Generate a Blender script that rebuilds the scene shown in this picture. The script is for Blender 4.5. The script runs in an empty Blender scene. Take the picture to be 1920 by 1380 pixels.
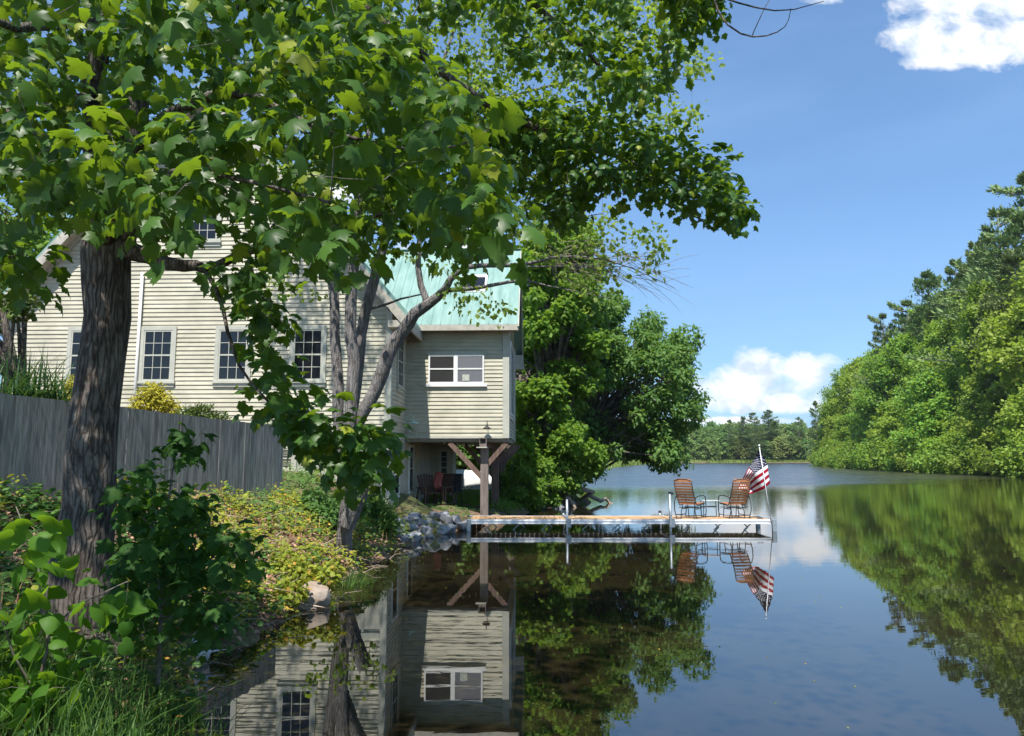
import bpy, bmesh, math, random
import numpy as np
from mathutils import Vector, Matrix, Quaternion
R = math.radians
S = bpy.context.scene
COL = S.collection
# ------------------------------------------------------------------ camera, sky, sun, exposure
F, HC, PITCH = 1390.0, 2.05, R(6.85)
cd = bpy.data.cameras.new('camera'); cam = bpy.data.objects.new('camera', cd); COL.objects.link(cam)
cam.location = (0, 0, HC); cam.rotation_euler = (R(90) + PITCH, 0, 0)
cd.sensor_width = 36.0; cd.lens = 36.0 * F / 1920.0; cd.clip_end = 3000; cd.clip_start = 0.05
S.camera = cam
S.view_settings.view_transform = 'Standard'; S.view_settings.look = 'None'
S.view_settings.gamma = 1.0; S.view_settings.exposure = 0.68
SUN_EL, SUN_AZ = R(63), R(11)           # high, behind the viewer and a little to the left
sv = Vector((-math.sin(SUN_AZ) * math.cos(SUN_EL), -math.cos(SUN_AZ) * math.cos(SUN_EL), math.sin(SUN_EL)))
ld = bpy.data.lights.new('sun', 'SUN'); ld.energy = 5.0; ld.angle = R(0.55); ld.color = (1.0, 0.955, 0.88)
lo = bpy.data.objects.new('sun', ld); COL.objects.link(lo)
lo.rotation_euler = (-sv).to_track_quat('-Z', 'Y').to_euler(); lo.location = (0, 0, 60)
S.cycles.max_bounces = 7; S.cycles.diffuse_bounces = 3; S.cycles.glossy_bounces = 3
S.cycles.transmission_bounces = 4; S.cycles.transparent_max_bounces = 6
S.cycles.caustics_reflective = False; S.cycles.caustics_refractive = False
S.cycles.sample_clamp_indirect = 6

def P(px, py, Y):
    """world point seen at pixel (px,py) of the 1920x1380 photo at ground distance Y"""
    a, v = (px - 960) / F, (690 - py) / F
    y = math.cos(PITCH) - v * math.sin(PITCH); z = math.sin(PITCH) + v * math.cos(PITCH)
    return Vector((a / y * Y, Y, HC + z / y * Y))
def PZ(px, py, z):
    """same, at height z"""
    v = (690 - py) / F
    y = math.cos(PITCH) - v * math.sin(PITCH); zz = math.sin(PITCH) + v * math.cos(PITCH)
    return P(px, py, (z - HC) / zz * y)
def proj(p):
    p = np.asarray(p, float); c, s = math.cos(PITCH), math.sin(PITCH)
    x, y, z = p[..., 0], p[..., 1], p[..., 2] - HC
    d = y * c + z * s; u = -y * s + z * c
    d = np.where(np.abs(d) < 1e-6, 1e-6, d)
    return 960 + F * x / d, 690 - F * u / d, d

# ---- node helpers
def N(nt, t, **k):
    n = nt.nodes.new(t)
    for a, b in k.items():
        if a in n.inputs: n.inputs[a].default_value = b
        else: setattr(n, a, b)
    return n
def math_n(nt, op, a, b=None, c=None, clamp=False):
    n = nt.nodes.new('ShaderNodeMath'); n.operation = op; n.use_clamp = clamp
    for i, v in enumerate((a, b, c)):
        if v is None: continue
        if hasattr(v, 'is_linked') or isinstance(v, bpy.types.NodeSocket): nt.links.new(v, n.inputs[i])
        else: n.inputs[i].default_value = v
    return n.outputs[0]
def ramp(nt, fac, stops):
    n = nt.nodes.new('ShaderNodeValToRGB'); e = n.color_ramp.elements
    while len(e) > 1: e.remove(e[-1])
    for i, (p, c) in enumerate(stops):
        el = e[0] if i == 0 else e.new(p)
        el.position = p; el.color = (*c, 1)
    nt.links.new(fac, n.inputs[0]); return n.outputs[0]

w = bpy.data.worlds.new('World'); S.world = w; w.use_nodes = True
nt = w.node_tree; nt.nodes.clear(); L = nt.links.new
sky = N(nt, 'ShaderNodeTexSky', sky_type='NISHITA'); sky.sun_disc = False
sky.sun_elevation = SUN_EL; sky.sun_rotation = math.pi + SUN_AZ
sky.altitude = 100; sky.air_density = 1.0; sky.dust_density = 0.2; sky.ozone_density = 3.0
vm = N(nt, 'ShaderNodeVectorMath', operation='MULTIPLY'); vm.inputs[1].default_value = (0.84, 1.02, 1.15)
bg1 = N(nt, 'ShaderNodeBackground', Strength=0.105); L(sky.outputs[0], vm.inputs[0]); L(vm.outputs[0], bg1.inputs[0])
tc = N(nt, 'ShaderNodeTexCoord'); sep = N(nt, 'ShaderNodeSeparateXYZ'); L(tc.outputs['Generated'], sep.inputs[0])
X, Yd, Z = sep.outputs
yc = math_n(nt, 'MAXIMUM', Yd, 0.05)
U = math_n(nt, 'DIVIDE', X, yc); V = math_n(nt, 'DIVIDE', Z, yc)
cmb = N(nt, 'ShaderNodeCombineXYZ'); L(U, cmb.inputs[0]); L(math_n(nt, 'MULTIPLY', V, 1.25), cmb.inputs[1])
nz = N(nt, 'ShaderNodeTexNoise', Scale=11.0, Detail=9.0, Roughness=0.58); L(cmb.outputs[0], nz.inputs['Vector'])
nz.inputs['Distortion'].default_value = 0.35
nz2 = N(nt, 'ShaderNodeTexNoise', Scale=22.0, Detail=8.0, Roughness=0.6); L(cmb.outputs[0], nz2.inputs['Vector'])
def uv(px, py):
    p = P(px, py, 1.0); return p.x, p.z - HC
def blob(px, py, rx, ry, flat=None):
    u0, v0 = uv(px, py); a = rx / F; b = ry / F
    du = math_n(nt, 'POWER', math_n(nt, 'DIVIDE', math_n(nt, 'SUBTRACT', U, u0), a), 2.0)
    dv = math_n(nt, 'POWER', math_n(nt, 'DIVIDE', math_n(nt, 'SUBTRACT', V, v0), b), 2.0)
    return math_n(nt, 'SUBTRACT', 1.0, math_n(nt, 'ADD', du, dv))
bl = None
for b in [(1345, 722, 80, 42), (1425, 708, 95, 56), (1515, 706, 95, 52), (1600, 740, 120, 50), (1440, 752, 170, 26), (1240, 745, 60, 20), (1388, 769, 24, 9), 
          (1840, 10, 215, 120), (1790, 85, 165, 62), (1960, 60, 170, 90), (1540, -10, 60, 26), (860, 470, 120, 60), (560, 350, 200, 60), (2300, 300, 160, 80), (1330, 790, 180, 10)]:
    v = blob(*b); bl = v if bl is None else math_n(nt, 'MAXIMUM', bl, v)
bl = math_n(nt, 'MAXIMUM', bl, -1.5)
dens = math_n(nt, 'ADD', math_n(nt, 'MULTIPLY', bl, 0.55), math_n(nt, 'MULTIPLY', math_n(nt, 'SUBTRACT', nz.outputs[0], 0.53), 2.1))
dens = math_n(nt, 'MULTIPLY', dens, 2.8, clamp=True)
dens = math_n(nt, 'MULTIPLY', dens, math_n(nt, 'GREATER_THAN', Yd, 0.06))
# thin high veil
cm2 = N(nt, 'ShaderNodeCombineXYZ'); L(math_n(nt, 'MULTIPLY', U, 0.7), cm2.inputs[0]); L(math_n(nt, 'MULTIPLY', math_n(nt, 'SUBTRACT', V, math_n(nt, 'MULTIPLY', U, 0.22)), 3.2), cm2.inputs[1])
nv = N(nt, 'ShaderNodeTexNoise', Scale=2.1, Detail=5.0, Roughness=0.5); L(cm2.outputs[0], nv.inputs['Vector'])
veil = math_n(nt, 'MULTIPLY', math_n(nt, 'SUBTRACT', nv.outputs[0], 0.43), 2.0, clamp=True)
low = math_n(nt, 'SUBTRACT', 0.95, math_n(nt, 'MULTIPLY', V, 2.6), clamp=True)
veil = math_n(nt, 'ADD', math_n(nt, 'ADD', math_n(nt, 'MULTIPLY', veil, 0.6), math_n(nt, 'MULTIPLY', math_n(nt, 'GREATER_THAN', Yd, 0.0), .22)), math_n(nt, 'MULTIPLY', low, 0.42), clamp=True)
ccol = ramp(nt, nz2.outputs[0], [(0.38, (0.62, 0.72, 0.86)), (0.48, (0.84, 0.89, 0.96)), (0.56, (1.0, 1.0, 1.0))])
bg2 = N(nt, 'ShaderNodeBackground', Strength=0.76); L(ccol, bg2.inputs[0])
bg3 = N(nt, 'ShaderNodeBackground', Color=(0.34, 0.60, 1.0, 1), Strength=0.60)
m0 = N(nt, 'ShaderNodeMixShader'); L(veil, m0.inputs[0]); L(bg1.outputs[0], m0.inputs[1]); L(bg3.outputs[0], m0.inputs[2])
mx = N(nt, 'ShaderNodeMixShader'); L(math_n(nt, 'MULTIPLY', dens, 0.93), mx.inputs[0]); L(m0.outputs[0], mx.inputs[1]); L(bg2.outputs[0], mx.inputs[2])
out = N(nt, 'ShaderNodeOutputWorld'); L(mx.outputs[0], out.inputs[0])

# ------------------------------------------------------------------ materials
def new_mat(name):
    m = bpy.data.materials.new(name); m.use_nodes = True
    nt = m.node_tree; b = nt.nodes['Principled BSDF']; return m, nt, b
def mat(name, c1, c2=None, scale=6.0, rough=0.7, bump=0.0, stretch=(1, 1, 1), metal=0.0, detail=5.0, bscale=None, spec=0.5):
    m, nt, b = new_mat(name); b.inputs['Roughness'].default_value = rough; b.inputs['Metallic'].default_value = metal
    b.inputs['Specular IOR Level'].default_value = spec
    if c2 is None: c2 = tuple(x * 0.8 for x in c1)
    tc = N(nt, 'ShaderNodeTexCoord'); mp = N(nt, 'ShaderNodeMapping'); mp.inputs['Scale'].default_value = stretch
    nt.links.new(tc.outputs['Object'], mp.inputs[0])
    nz = N(nt, 'ShaderNodeTexNoise', Scale=scale, Detail=detail, Roughness=0.62); nt.links.new(mp.outputs[0], nz.inputs['Vector'])
    nt.links.new(ramp(nt, nz.outputs[0], [(0.33, c1), (0.66, c2)]), b.inputs['Base Color'])
    if bump:
        bn = N(nt, 'ShaderNodeTexNoise', Scale=bscale or scale * 2, Detail=6.0); nt.links.new(mp.outputs[0], bn.inputs['Vector'])
        bp = N(nt, 'ShaderNodeBump', Strength=bump, Distance=0.02); nt.links.new(bn.outputs[0], bp.inputs['Height'])
        nt.links.new(bp.outputs[0], b.inputs['Normal'])
    return m
def leafmat(name, c1, c2, trans=(0.25, 0.4, 0.03), tf=0.38, rough=0.5, c3=None, objvar=0.0, spec=0.18):
    m, nt, b = new_mat(name); b.inputs['Roughness'].default_value = rough; b.inputs['Specular IOR Level'].default_value = spec
    g = N(nt, 'ShaderNodeNewGeometry'); rnd = g.outputs['Random Per Island']
    st = [(0.0, c1), (0.8, c2)]
    if c3: st += [(0.93, c2), (0.97, c3)]
    col = ramp(nt, rnd, st)
    tr = N(nt, 'ShaderNodeBsdfTranslucent'); tr.inputs[0].default_value = (*trans, 1)
    if objvar:
        oi = N(nt, 'ShaderNodeObjectInfo')
        hs = N(nt, 'ShaderNodeHueSaturation'); nt.links.new(col, hs.inputs['Color'])
        h = math_n(nt, 'ADD', 0.5, math_n(nt, 'MULTIPLY', math_n(nt, 'SUBTRACT', oi.outputs['Random'], 0.5), objvar * 0.22))
        v = math_n(nt, 'ADD', 1.0, math_n(nt, 'MULTIPLY', math_n(nt, 'SUBTRACT', math_n(nt, 'FRACT', math_n(nt, 'MULTIPLY', oi.outputs['Random'], 7.31)), 0.5), objvar * 1.5))
        nt.links.new(h, hs.inputs['Hue']); nt.links.new(v, hs.inputs['Value']); col = hs.outputs[0]
    nt.links.new(col, b.inputs['Base Color'])
    ms = N(nt, 'ShaderNodeMixShader'); ms.inputs[0].default_value = tf
    nt.links.new(b.outputs[0], ms.inputs[1]); nt.links.new(tr.outputs[0], ms.inputs[2])
    nt.links.new(ms.outputs[0], nt.nodes['Material Output'].inputs[0]); return m

M = {}
def barkmat(name, c0, c1, c2, bump):
    m, nt, b = new_mat(name); Lk = nt.links.new; b.inputs['Roughness'].default_value = .92; b.inputs['Specular IOR Level'].default_value = .2
    tc = N(nt, 'ShaderNodeTexCoord'); ds = N(nt, 'ShaderNodeTexNoise', Scale=3.0, Detail=3.0); Lk(tc.outputs['Object'], ds.inputs['Vector'])
    va = N(nt, 'ShaderNodeVectorMath', operation='MULTIPLY_ADD'); Lk(ds.outputs['Color'], va.inputs[0]); va.inputs[1].default_value = (.10, .10, .5); Lk(tc.outputs['Object'], va.inputs[2])
    mp = N(nt, 'ShaderNodeMapping'); mp.inputs['Scale'].default_value = (1, 1, .075); Lk(va.outputs[0], mp.inputs[0])
    vo = N(nt, 'ShaderNodeTexVoronoi', Scale=26.0, feature='DISTANCE_TO_EDGE'); Lk(mp.outputs[0], vo.inputs['Vector'])
    n1 = N(nt, 'ShaderNodeTexNoise', Scale=38.0, Detail=9.0, Roughness=.7); Lk(mp.outputs[0], n1.inputs['Vector'])
    n2 = N(nt, 'ShaderNodeTexNoise', Scale=3.5, Detail=6.0, Roughness=.65); Lk(tc.outputs['Object'], n2.inputs['Vector'])
    h = math_n(nt, 'ADD', math_n(nt, 'MULTIPLY', math_n(nt, 'MINIMUM', vo.outputs['Distance'], .2), 1.7), math_n(nt, 'MULTIPLY', n1.outputs[0], .85))
    f = math_n(nt, 'ADD', math_n(nt, 'MULTIPLY', h, .75), math_n(nt, 'MULTIPLY', math_n(nt, 'SUBTRACT', n2.outputs[0], .5), .9))
    Lk(ramp(nt, f, [(.20, c0), (.42, c1), (.72, c2)]), b.inputs['Base Color'])
    bp = N(nt, 'ShaderNodeBump', Strength=bump, Distance=.06); Lk(h, bp.inputs['Height']); Lk(bp.outputs[0], b.inputs['Normal']); return m
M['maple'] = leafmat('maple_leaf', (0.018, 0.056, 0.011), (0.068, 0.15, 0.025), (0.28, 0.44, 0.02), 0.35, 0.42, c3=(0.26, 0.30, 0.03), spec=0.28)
M['mid'] = leafmat('fine_leaf', (0.09, 0.16, 0.03), (0.18, 0.27, 0.055), (0.42, 0.55, 0.06), 0.45, 0.5)
M['yellowgreen'] = leafmat('yellow_green_leaf', (0.07, 0.155, 0.02), (0.155, 0.26, 0.035), (0.32, 0.5, 0.04), 0.4)
M['willow'] = leafmat('grey_green_leaf', (0.065, 0.145, 0.035), (0.135, 0.24, 0.06), (0.28, 0.45, 0.06), 0.36)
M['forest'] = leafmat('forest_leaf', (0.115, 0.20, 0.03), (0.235, 0.35, 0.06), (0.45, 0.62, 0.05), 0.38, objvar=0.32)
M['forest_far'] = leafmat('far_forest_leaf', (0.13, 0.20, 0.06), (0.22, 0.31, 0.09), (0.22, 0.34, 0.08), 0.3, objvar=0.4)
M['pine'] = leafmat('pine_needles', (0.15, 0.22, 0.075), (0.24, 0.32, 0.115), (0.12, 0.2, 0.06), 0.2, 0.6, objvar=0.2)
M['heart'] = leafmat('heart_leaf', (0.045, 0.12, 0.015), (0.09, 0.20, 0.022), (0.30, 0.52, 0.02), 0.42, 0.5)
M['sapling'] = leafmat('sapling_leaf', (0.018, 0.06, 0.012), (0.045, 0.11, 0.02), (0.16, 0.34, 0.02), 0.32, 0.65, spec=.2)
M['cover'] = leafmat('ground_cover_leaf', (0.12, 0.18, 0.02), (0.33, 0.36, 0.045), (0.48, 0.48, 0.05), 0.35, c3=(0.62, 0.34, 0.07))
M['litter'] = leafmat('dead_leaf', (0.18, 0.085, 0.045), (0.52, 0.31, 0.21), (0.3, 0.2, 0.1), 0.1, 0.8)
M['grass'] = leafmat('grass_blade', (0.022, 0.065, 0.014), (0.085, 0.16, 0.035), (0.22, 0.38, 0.04), 0.28)
M['reed'] = leafmat('reed_blade', (0.16, 0.26, 0.05), (0.28, 0.38, 0.10), (0.4, 0.45, 0.1), 0.25)
M['lily'] = leafmat('daylily_blade', (0.02, 0.06, 0.02), (0.04, 0.10, 0.03), (0.1, 0.2, 0.03), 0.25)
M['gold'] = leafmat('golden_leaf', (0.34, 0.30, 0.03), (0.5, 0.46, 0.05), (0.55, 0.5, 0.05), 0.3)
M['yew'] = leafmat('yew_leaf', (0.04, 0.08, 0.015), (0.11, 0.16, 0.03), (0.15, 0.2, 0.03), 0.15)
M['feather'] = leafmat('feathery_leaf', (0.05, 0.12, 0.03), (0.11, 0.21, 0.05), (0.2, 0.35, 0.05), 0.3)
M['bark'] = barkmat('bark', (0.04, 0.032, 0.027), (0.13, 0.107, 0.092), (0.32, 0.28, 0.25), .8)
M['bark_old'] = mat('bark', (0.055, 0.042, 0.035), (0.19, 0.155, 0.13), 9, 0.9, 1.0, (1, 1, 0.16), bscale=16, detail=9)
M['bark_grey'] = barkmat('grey_bark', (0.08, 0.072, 0.068), (0.175, 0.16, 0.152), (0.29, 0.27, 0.26), .6)
M['bark_old2'] = mat('grey_bark', (0.09, 0.078, 0.07), (0.26, 0.235, 0.215), 7, 0.9, 0.7, (1, 1, 0.25), bscale=20, detail=8)
M['twig'] = mat('twig', (0.10, 0.075, 0.055), (0.22, 0.19, 0.16), 20, 0.85)
M['paint'] = mat('cream_paint', (0.40, 0.378, 0.285), (0.57, 0.535, 0.415), 1.7, 0.65, 0.12, (.8, .8, 1.6), detail=10)
M['trim'] = mat('trim_paint', (0.42, 0.425, 0.355), (0.51, 0.505, 0.435), 3, 0.55, 0.1)
M['rake'] = mat('weathered_trim', (0.36, 0.33, 0.27), (0.52, 0.49, 0.42), 5, 0.65, 0.15)
M['white'] = mat('white_paint', (0.74, 0.74, 0.72), (0.82, 0.82, 0.80), 4, 0.4)
M['panelpaint'] = mat('lower_panel', (0.36, 0.36, 0.30), (0.46, 0.46, 0.39), 2.0, 0.7, 0.1)
M['roof'] = mat('teal_metal', (0.145, 0.26, 0.23), (0.25, 0.38, 0.335), 1.6, 0.42, 0.0, (2.5, .45, .45), metal=0.0, detail=9)
M['dark'] = mat('dark_void', (0.012, 0.012, 0.012), (0.02, 0.02, 0.02), 3, 0.8)
M['beam'] = mat('brown_beam', (0.085, 0.05, 0.038), (0.20, 0.13, 0.10), 5, 0.8, 0.5, (3, 3, 0.4), detail=8)
M['beamgrey'] = mat('grey_beam', (0.13, 0.10, 0.085), (0.26, 0.215, 0.19), 4, 0.85, 0.5, (3, 3, 0.3), detail=8)
M['soffit'] = mat('soffit', (0.20, 0.17, 0.13), (0.30, 0.26, 0.2), 4, 0.8)
M['wall'] = mat('weathered_board', (0.15, 0.138, 0.125), (0.43, 0.40, 0.37), 3.2, 0.9, 0.8, (5, 5, 0.45), detail=10, bscale=10)
M['rock'] = mat('blue_grey_rock', (0.13, 0.137, 0.15), (0.33, 0.34, 0.355), 5, 0.8, 0.7, bscale=14)
M['boulder'] = mat('tan_boulder', (0.20, 0.14, 0.10), (0.40, 0.33, 0.27), 4, 0.85, 0.8, bscale=12)
M['whiterock'] = mat('white_rock', (0.50, 0.52, 0.55), (0.75, 0.77, 0.8), 6, 0.7, 0.5)
M['log'] = mat('driftwood', (0.16, 0.11, 0.08), (0.48, 0.38, 0.30), 6, 0.9, 0.9, (1, 4, 4), detail=8)
M['deck'] = mat('cedar_deck', (0.42, 0.23, 0.10), (0.66, 0.42, 0.21), 5, 0.6, 0.2, (0.6, 6, 1), detail=6)
M['alu'] = mat('aluminium', (0.74, 0.75, 0.76), (0.82, 0.83, 0.84), 4, 0.38, 0.0, metal=0.1)
M['galv'] = mat('galvanised_steel', (0.26, 0.30, 0.32), (0.40, 0.44, 0.46), 20, 0.45, 0.0, metal=0.5)
M['slat'] = mat('orange_teak', (0.38, 0.14, 0.05), (0.58, 0.26, 0.11), 5, 0.5, 0.15, (8, 1, 1))
M['black'] = mat('black_metal', (0.015, 0.016, 0.018), (0.03, 0.03, 0.03), 10, 0.4)
M['brownwood'] = mat('dark_brown_wood', (0.06, 0.032, 0.022), (0.15, 0.085, 0.06), 6, 0.7, 0.2)
M['red'] = mat('dull_red_cloth', (0.30, 0.06, 0.06), (0.42, 0.12, 0.11), 5, 0.8)
M['charcoal'] = mat('charcoal_mesh', (0.02, 0.023, 0.03), (0.035, 0.04, 0.05), 30, 0.7)
M['boat'] = mat('white_hull', (0.66, 0.66, 0.64), (0.8, 0.8, 0.78), 3, 0.4)
M['fred'] = mat('flag_red', (0.30, 0.006, 0.018), (0.36, 0.010, 0.028), 5, 0.8, spec=.1)
M['fwhite'] = mat('flag_white', (0.75, 0.74, 0.74), (0.8, 0.8, 0.8), 5, 0.7)
M['fblue'] = mat('flag_blue', (0.005, 0.006, 0.026), (0.008, 0.010, 0.038), 5, 0.8, spec=.1)
M['lamp'] = mat('lamp_enamel', (0.40, 0.62, 0.55), (0.5, 0.7, 0.62), 5, 0.3)
M['bulb'] = mat('bulb_glass', (0.6, 0.6, 0.58), (0.7, 0.7, 0.68), 5, 0.15)
M['paper'] = mat('paper', (0.6, 0.58, 0.5), (0.3, 0.36, 0.3), 30, 0.8)
M['screen'] = mat('insect_screen', (0.13, 0.135, 0.15), (0.16, 0.165, 0.185), 60, 0.6)
M['terracotta'] = mat('terracotta', (0.55, 0.2, 0.08), (0.6, 0.26, 0.1), 5, 0.8)
def glassmat():
    m, nt, b = new_mat('window_glass')
    b.inputs['Base Color'].default_value = (0.012, 0.014, 0.018, 1); b.inputs['Roughness'].default_value = 0.02
    b.inputs['IOR'].default_value = 1.42
    tc = N(nt, 'ShaderNodeTexCoord'); nz = N(nt, 'ShaderNodeTexNoise', Scale=1.6, Detail=2.0); nt.links.new(tc.outputs['Object'], nz.inputs['Vector'])
    bp = N(nt, 'ShaderNodeBump', Strength=0.25, Distance=0.03); nt.links.new(nz.outputs[0], bp.inputs['Height']); nt.links.new(bp.outputs[0], b.inputs['Normal'])
    return m
M['glass'] = glassmat()

def watermat():
    m, nt, b = new_mat('lake_water'); Lk = nt.links.new
    g = N(nt, 'ShaderNodeNewGeometry'); sp = N(nt, 'ShaderNodeSeparateXYZ'); Lk(g.outputs['Position'], sp.inputs[0])
    b.inputs['Roughness'].default_value = 0.015; b.inputs['IOR'].default_value = 2.5
    nb = N(nt, 'ShaderNodeTexNoise', Scale=0.5, Detail=5.0); Lk(g.outputs['Position'], nb.inputs['Vector'])
    Lk(ramp(nt, nb.outputs[0], [(0.35, (0.010, 0.009, 0.004)), (0.7, (0.026, 0.020, 0.008))]), b.inputs['Base Color'])
    # calm swell
    mp = N(nt, 'ShaderNodeMapping'); mp.inputs['Scale'].default_value = (0.55, 1.7, 1); Lk(g.outputs['Position'], mp.inputs[0])
    n1 = N(nt, 'ShaderNodeTexNoise', Scale=2.2, Detail=3.0, Roughness=0.5); Lk(mp.outputs[0], n1.inputs['Vector'])
    mp2 = N(nt, 'ShaderNodeMapping'); mp2.inputs['Scale'].default_value = (0.22, 1.0, 1); Lk(g.outputs['Position'], mp2.inputs[0])
    n2 = N(nt, 'ShaderNodeTexNoise', Scale=3.0, Detail=4.0, Roughness=0.65); Lk(mp2.outputs[0], n2.inputs['Vector'])
    n4 = N(nt, 'ShaderNodeTexNoise', Scale=.35, Detail=6.0, Roughness=.7); mp4 = N(nt, 'ShaderNodeMapping'); mp4.inputs['Scale'].default_value = (0.35, 1.0, 1); Lk(g.outputs['Position'], mp4.inputs[0]); Lk(mp4.outputs[0], n4.inputs['Vector'])
    # where the breeze reaches the surface (world position)
    n3 = N(nt, 'ShaderNodeTexNoise', Scale=0.055, Detail=3.0); mp3 = N(nt, 'ShaderNodeMapping'); mp3.inputs['Scale'].default_value = (0.5, 1.3, 1)
    Lk(g.outputs['Position'], mp3.inputs[0]); Lk(mp3.outputs[0], n3.inputs['Vector'])
    yy = math_n(nt, 'ADD', sp.outputs[1], math_n(nt, 'MULTIPLY', math_n(nt, 'SUBTRACT', n3.outputs[0], 0.5), 26.0))
    yy = math_n(nt, 'SUBTRACT', yy, math_n(nt, 'MULTIPLY', math_n(nt, 'MAXIMUM', math_n(nt, 'SUBTRACT', sp.outputs[0], 22.0), 0.0), 0.9))
    a = math_n(nt, 'DIVIDE', math_n(nt, 'SUBTRACT', yy, 44.0), 12.0, clamp=True)
    near = math_n(nt, 'MULTIPLY', math_n(nt, 'DIVIDE', math_n(nt, 'SUBTRACT', yy, 14.0), 30.0, clamp=True), 0.10)
    amp = math_n(nt, 'ADD', math_n(nt, 'ADD', 0.012, near), math_n(nt, 'MULTIPLY', a, 0.25))
    Lk(math_n(nt, 'ADD', .012, math_n(nt, 'MULTIPLY', a, math_n(nt, 'ADD', .04, math_n(nt, 'MULTIPLY', n4.outputs[0], .42)))), b.inputs['Roughness'])
    hgt = math_n(nt, 'ADD', math_n(nt, 'MULTIPLY', n1.outputs[0], 0.35), math_n(nt, 'MULTIPLY', n2.outputs[0], math_n(nt, 'ADD', 0.03, math_n(nt, 'MULTIPLY', a, .5))))
    bp = N(nt, 'ShaderNodeBump', Distance=0.12); Lk(hgt, bp.inputs['Height']); Lk(amp, bp.inputs['Strength'])
    Lk(bp.outputs[0], b.inputs['Normal']); return m
M['water'] = watermat()
def groundmat():
    m, nt, b = new_mat('ground_soil'); Lk = nt.links.new; b.inputs['Roughness'].default_value = 0.95
    g = N(nt, 'ShaderNodeNewGeometry')
    n1 = N(nt, 'ShaderNodeTexNoise', Scale=9.0, Detail=10.0, Roughness=0.7); Lk(g.outputs['Position'], n1.inputs['Vector'])
    n2 = N(nt, 'ShaderNodeTexNoise', Scale=0.8, Detail=4.0); Lk(g.outputs['Position'], n2.inputs['Vector'])
    c1 = ramp(nt, n1.outputs[0], [(0.3, (0.05, 0.03, 0.018)), (0.5, (0.15, 0.09, 0.055)), (0.7, (0.33, 0.22, 0.15))])
    c2 = ramp(nt, n1.outputs[0], [(0.3, (0.03, 0.05, 0.012)), (0.7, (0.13, 0.17, 0.04))])
    mx = N(nt, 'ShaderNodeMix', data_type='RGBA'); Lk(math_n(nt, 'MULTIPLY', math_n(nt, 'SUBTRACT', n2.outputs[0], 0.48), 5, clamp=True), mx.inputs[0])
    Lk(c1, mx.inputs[6]); Lk(c2, mx.inputs[7]); Lk(mx.outputs[2], b.inputs['Base Color'])
    bp = N(nt, 'ShaderNodeBump', Strength=0.8, Distance=0.04); Lk(n1.outputs[0], bp.inputs['Height']); Lk(bp.outputs[0], b.inputs['Normal'])
    return m
M['ground'] = groundmat()

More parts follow.
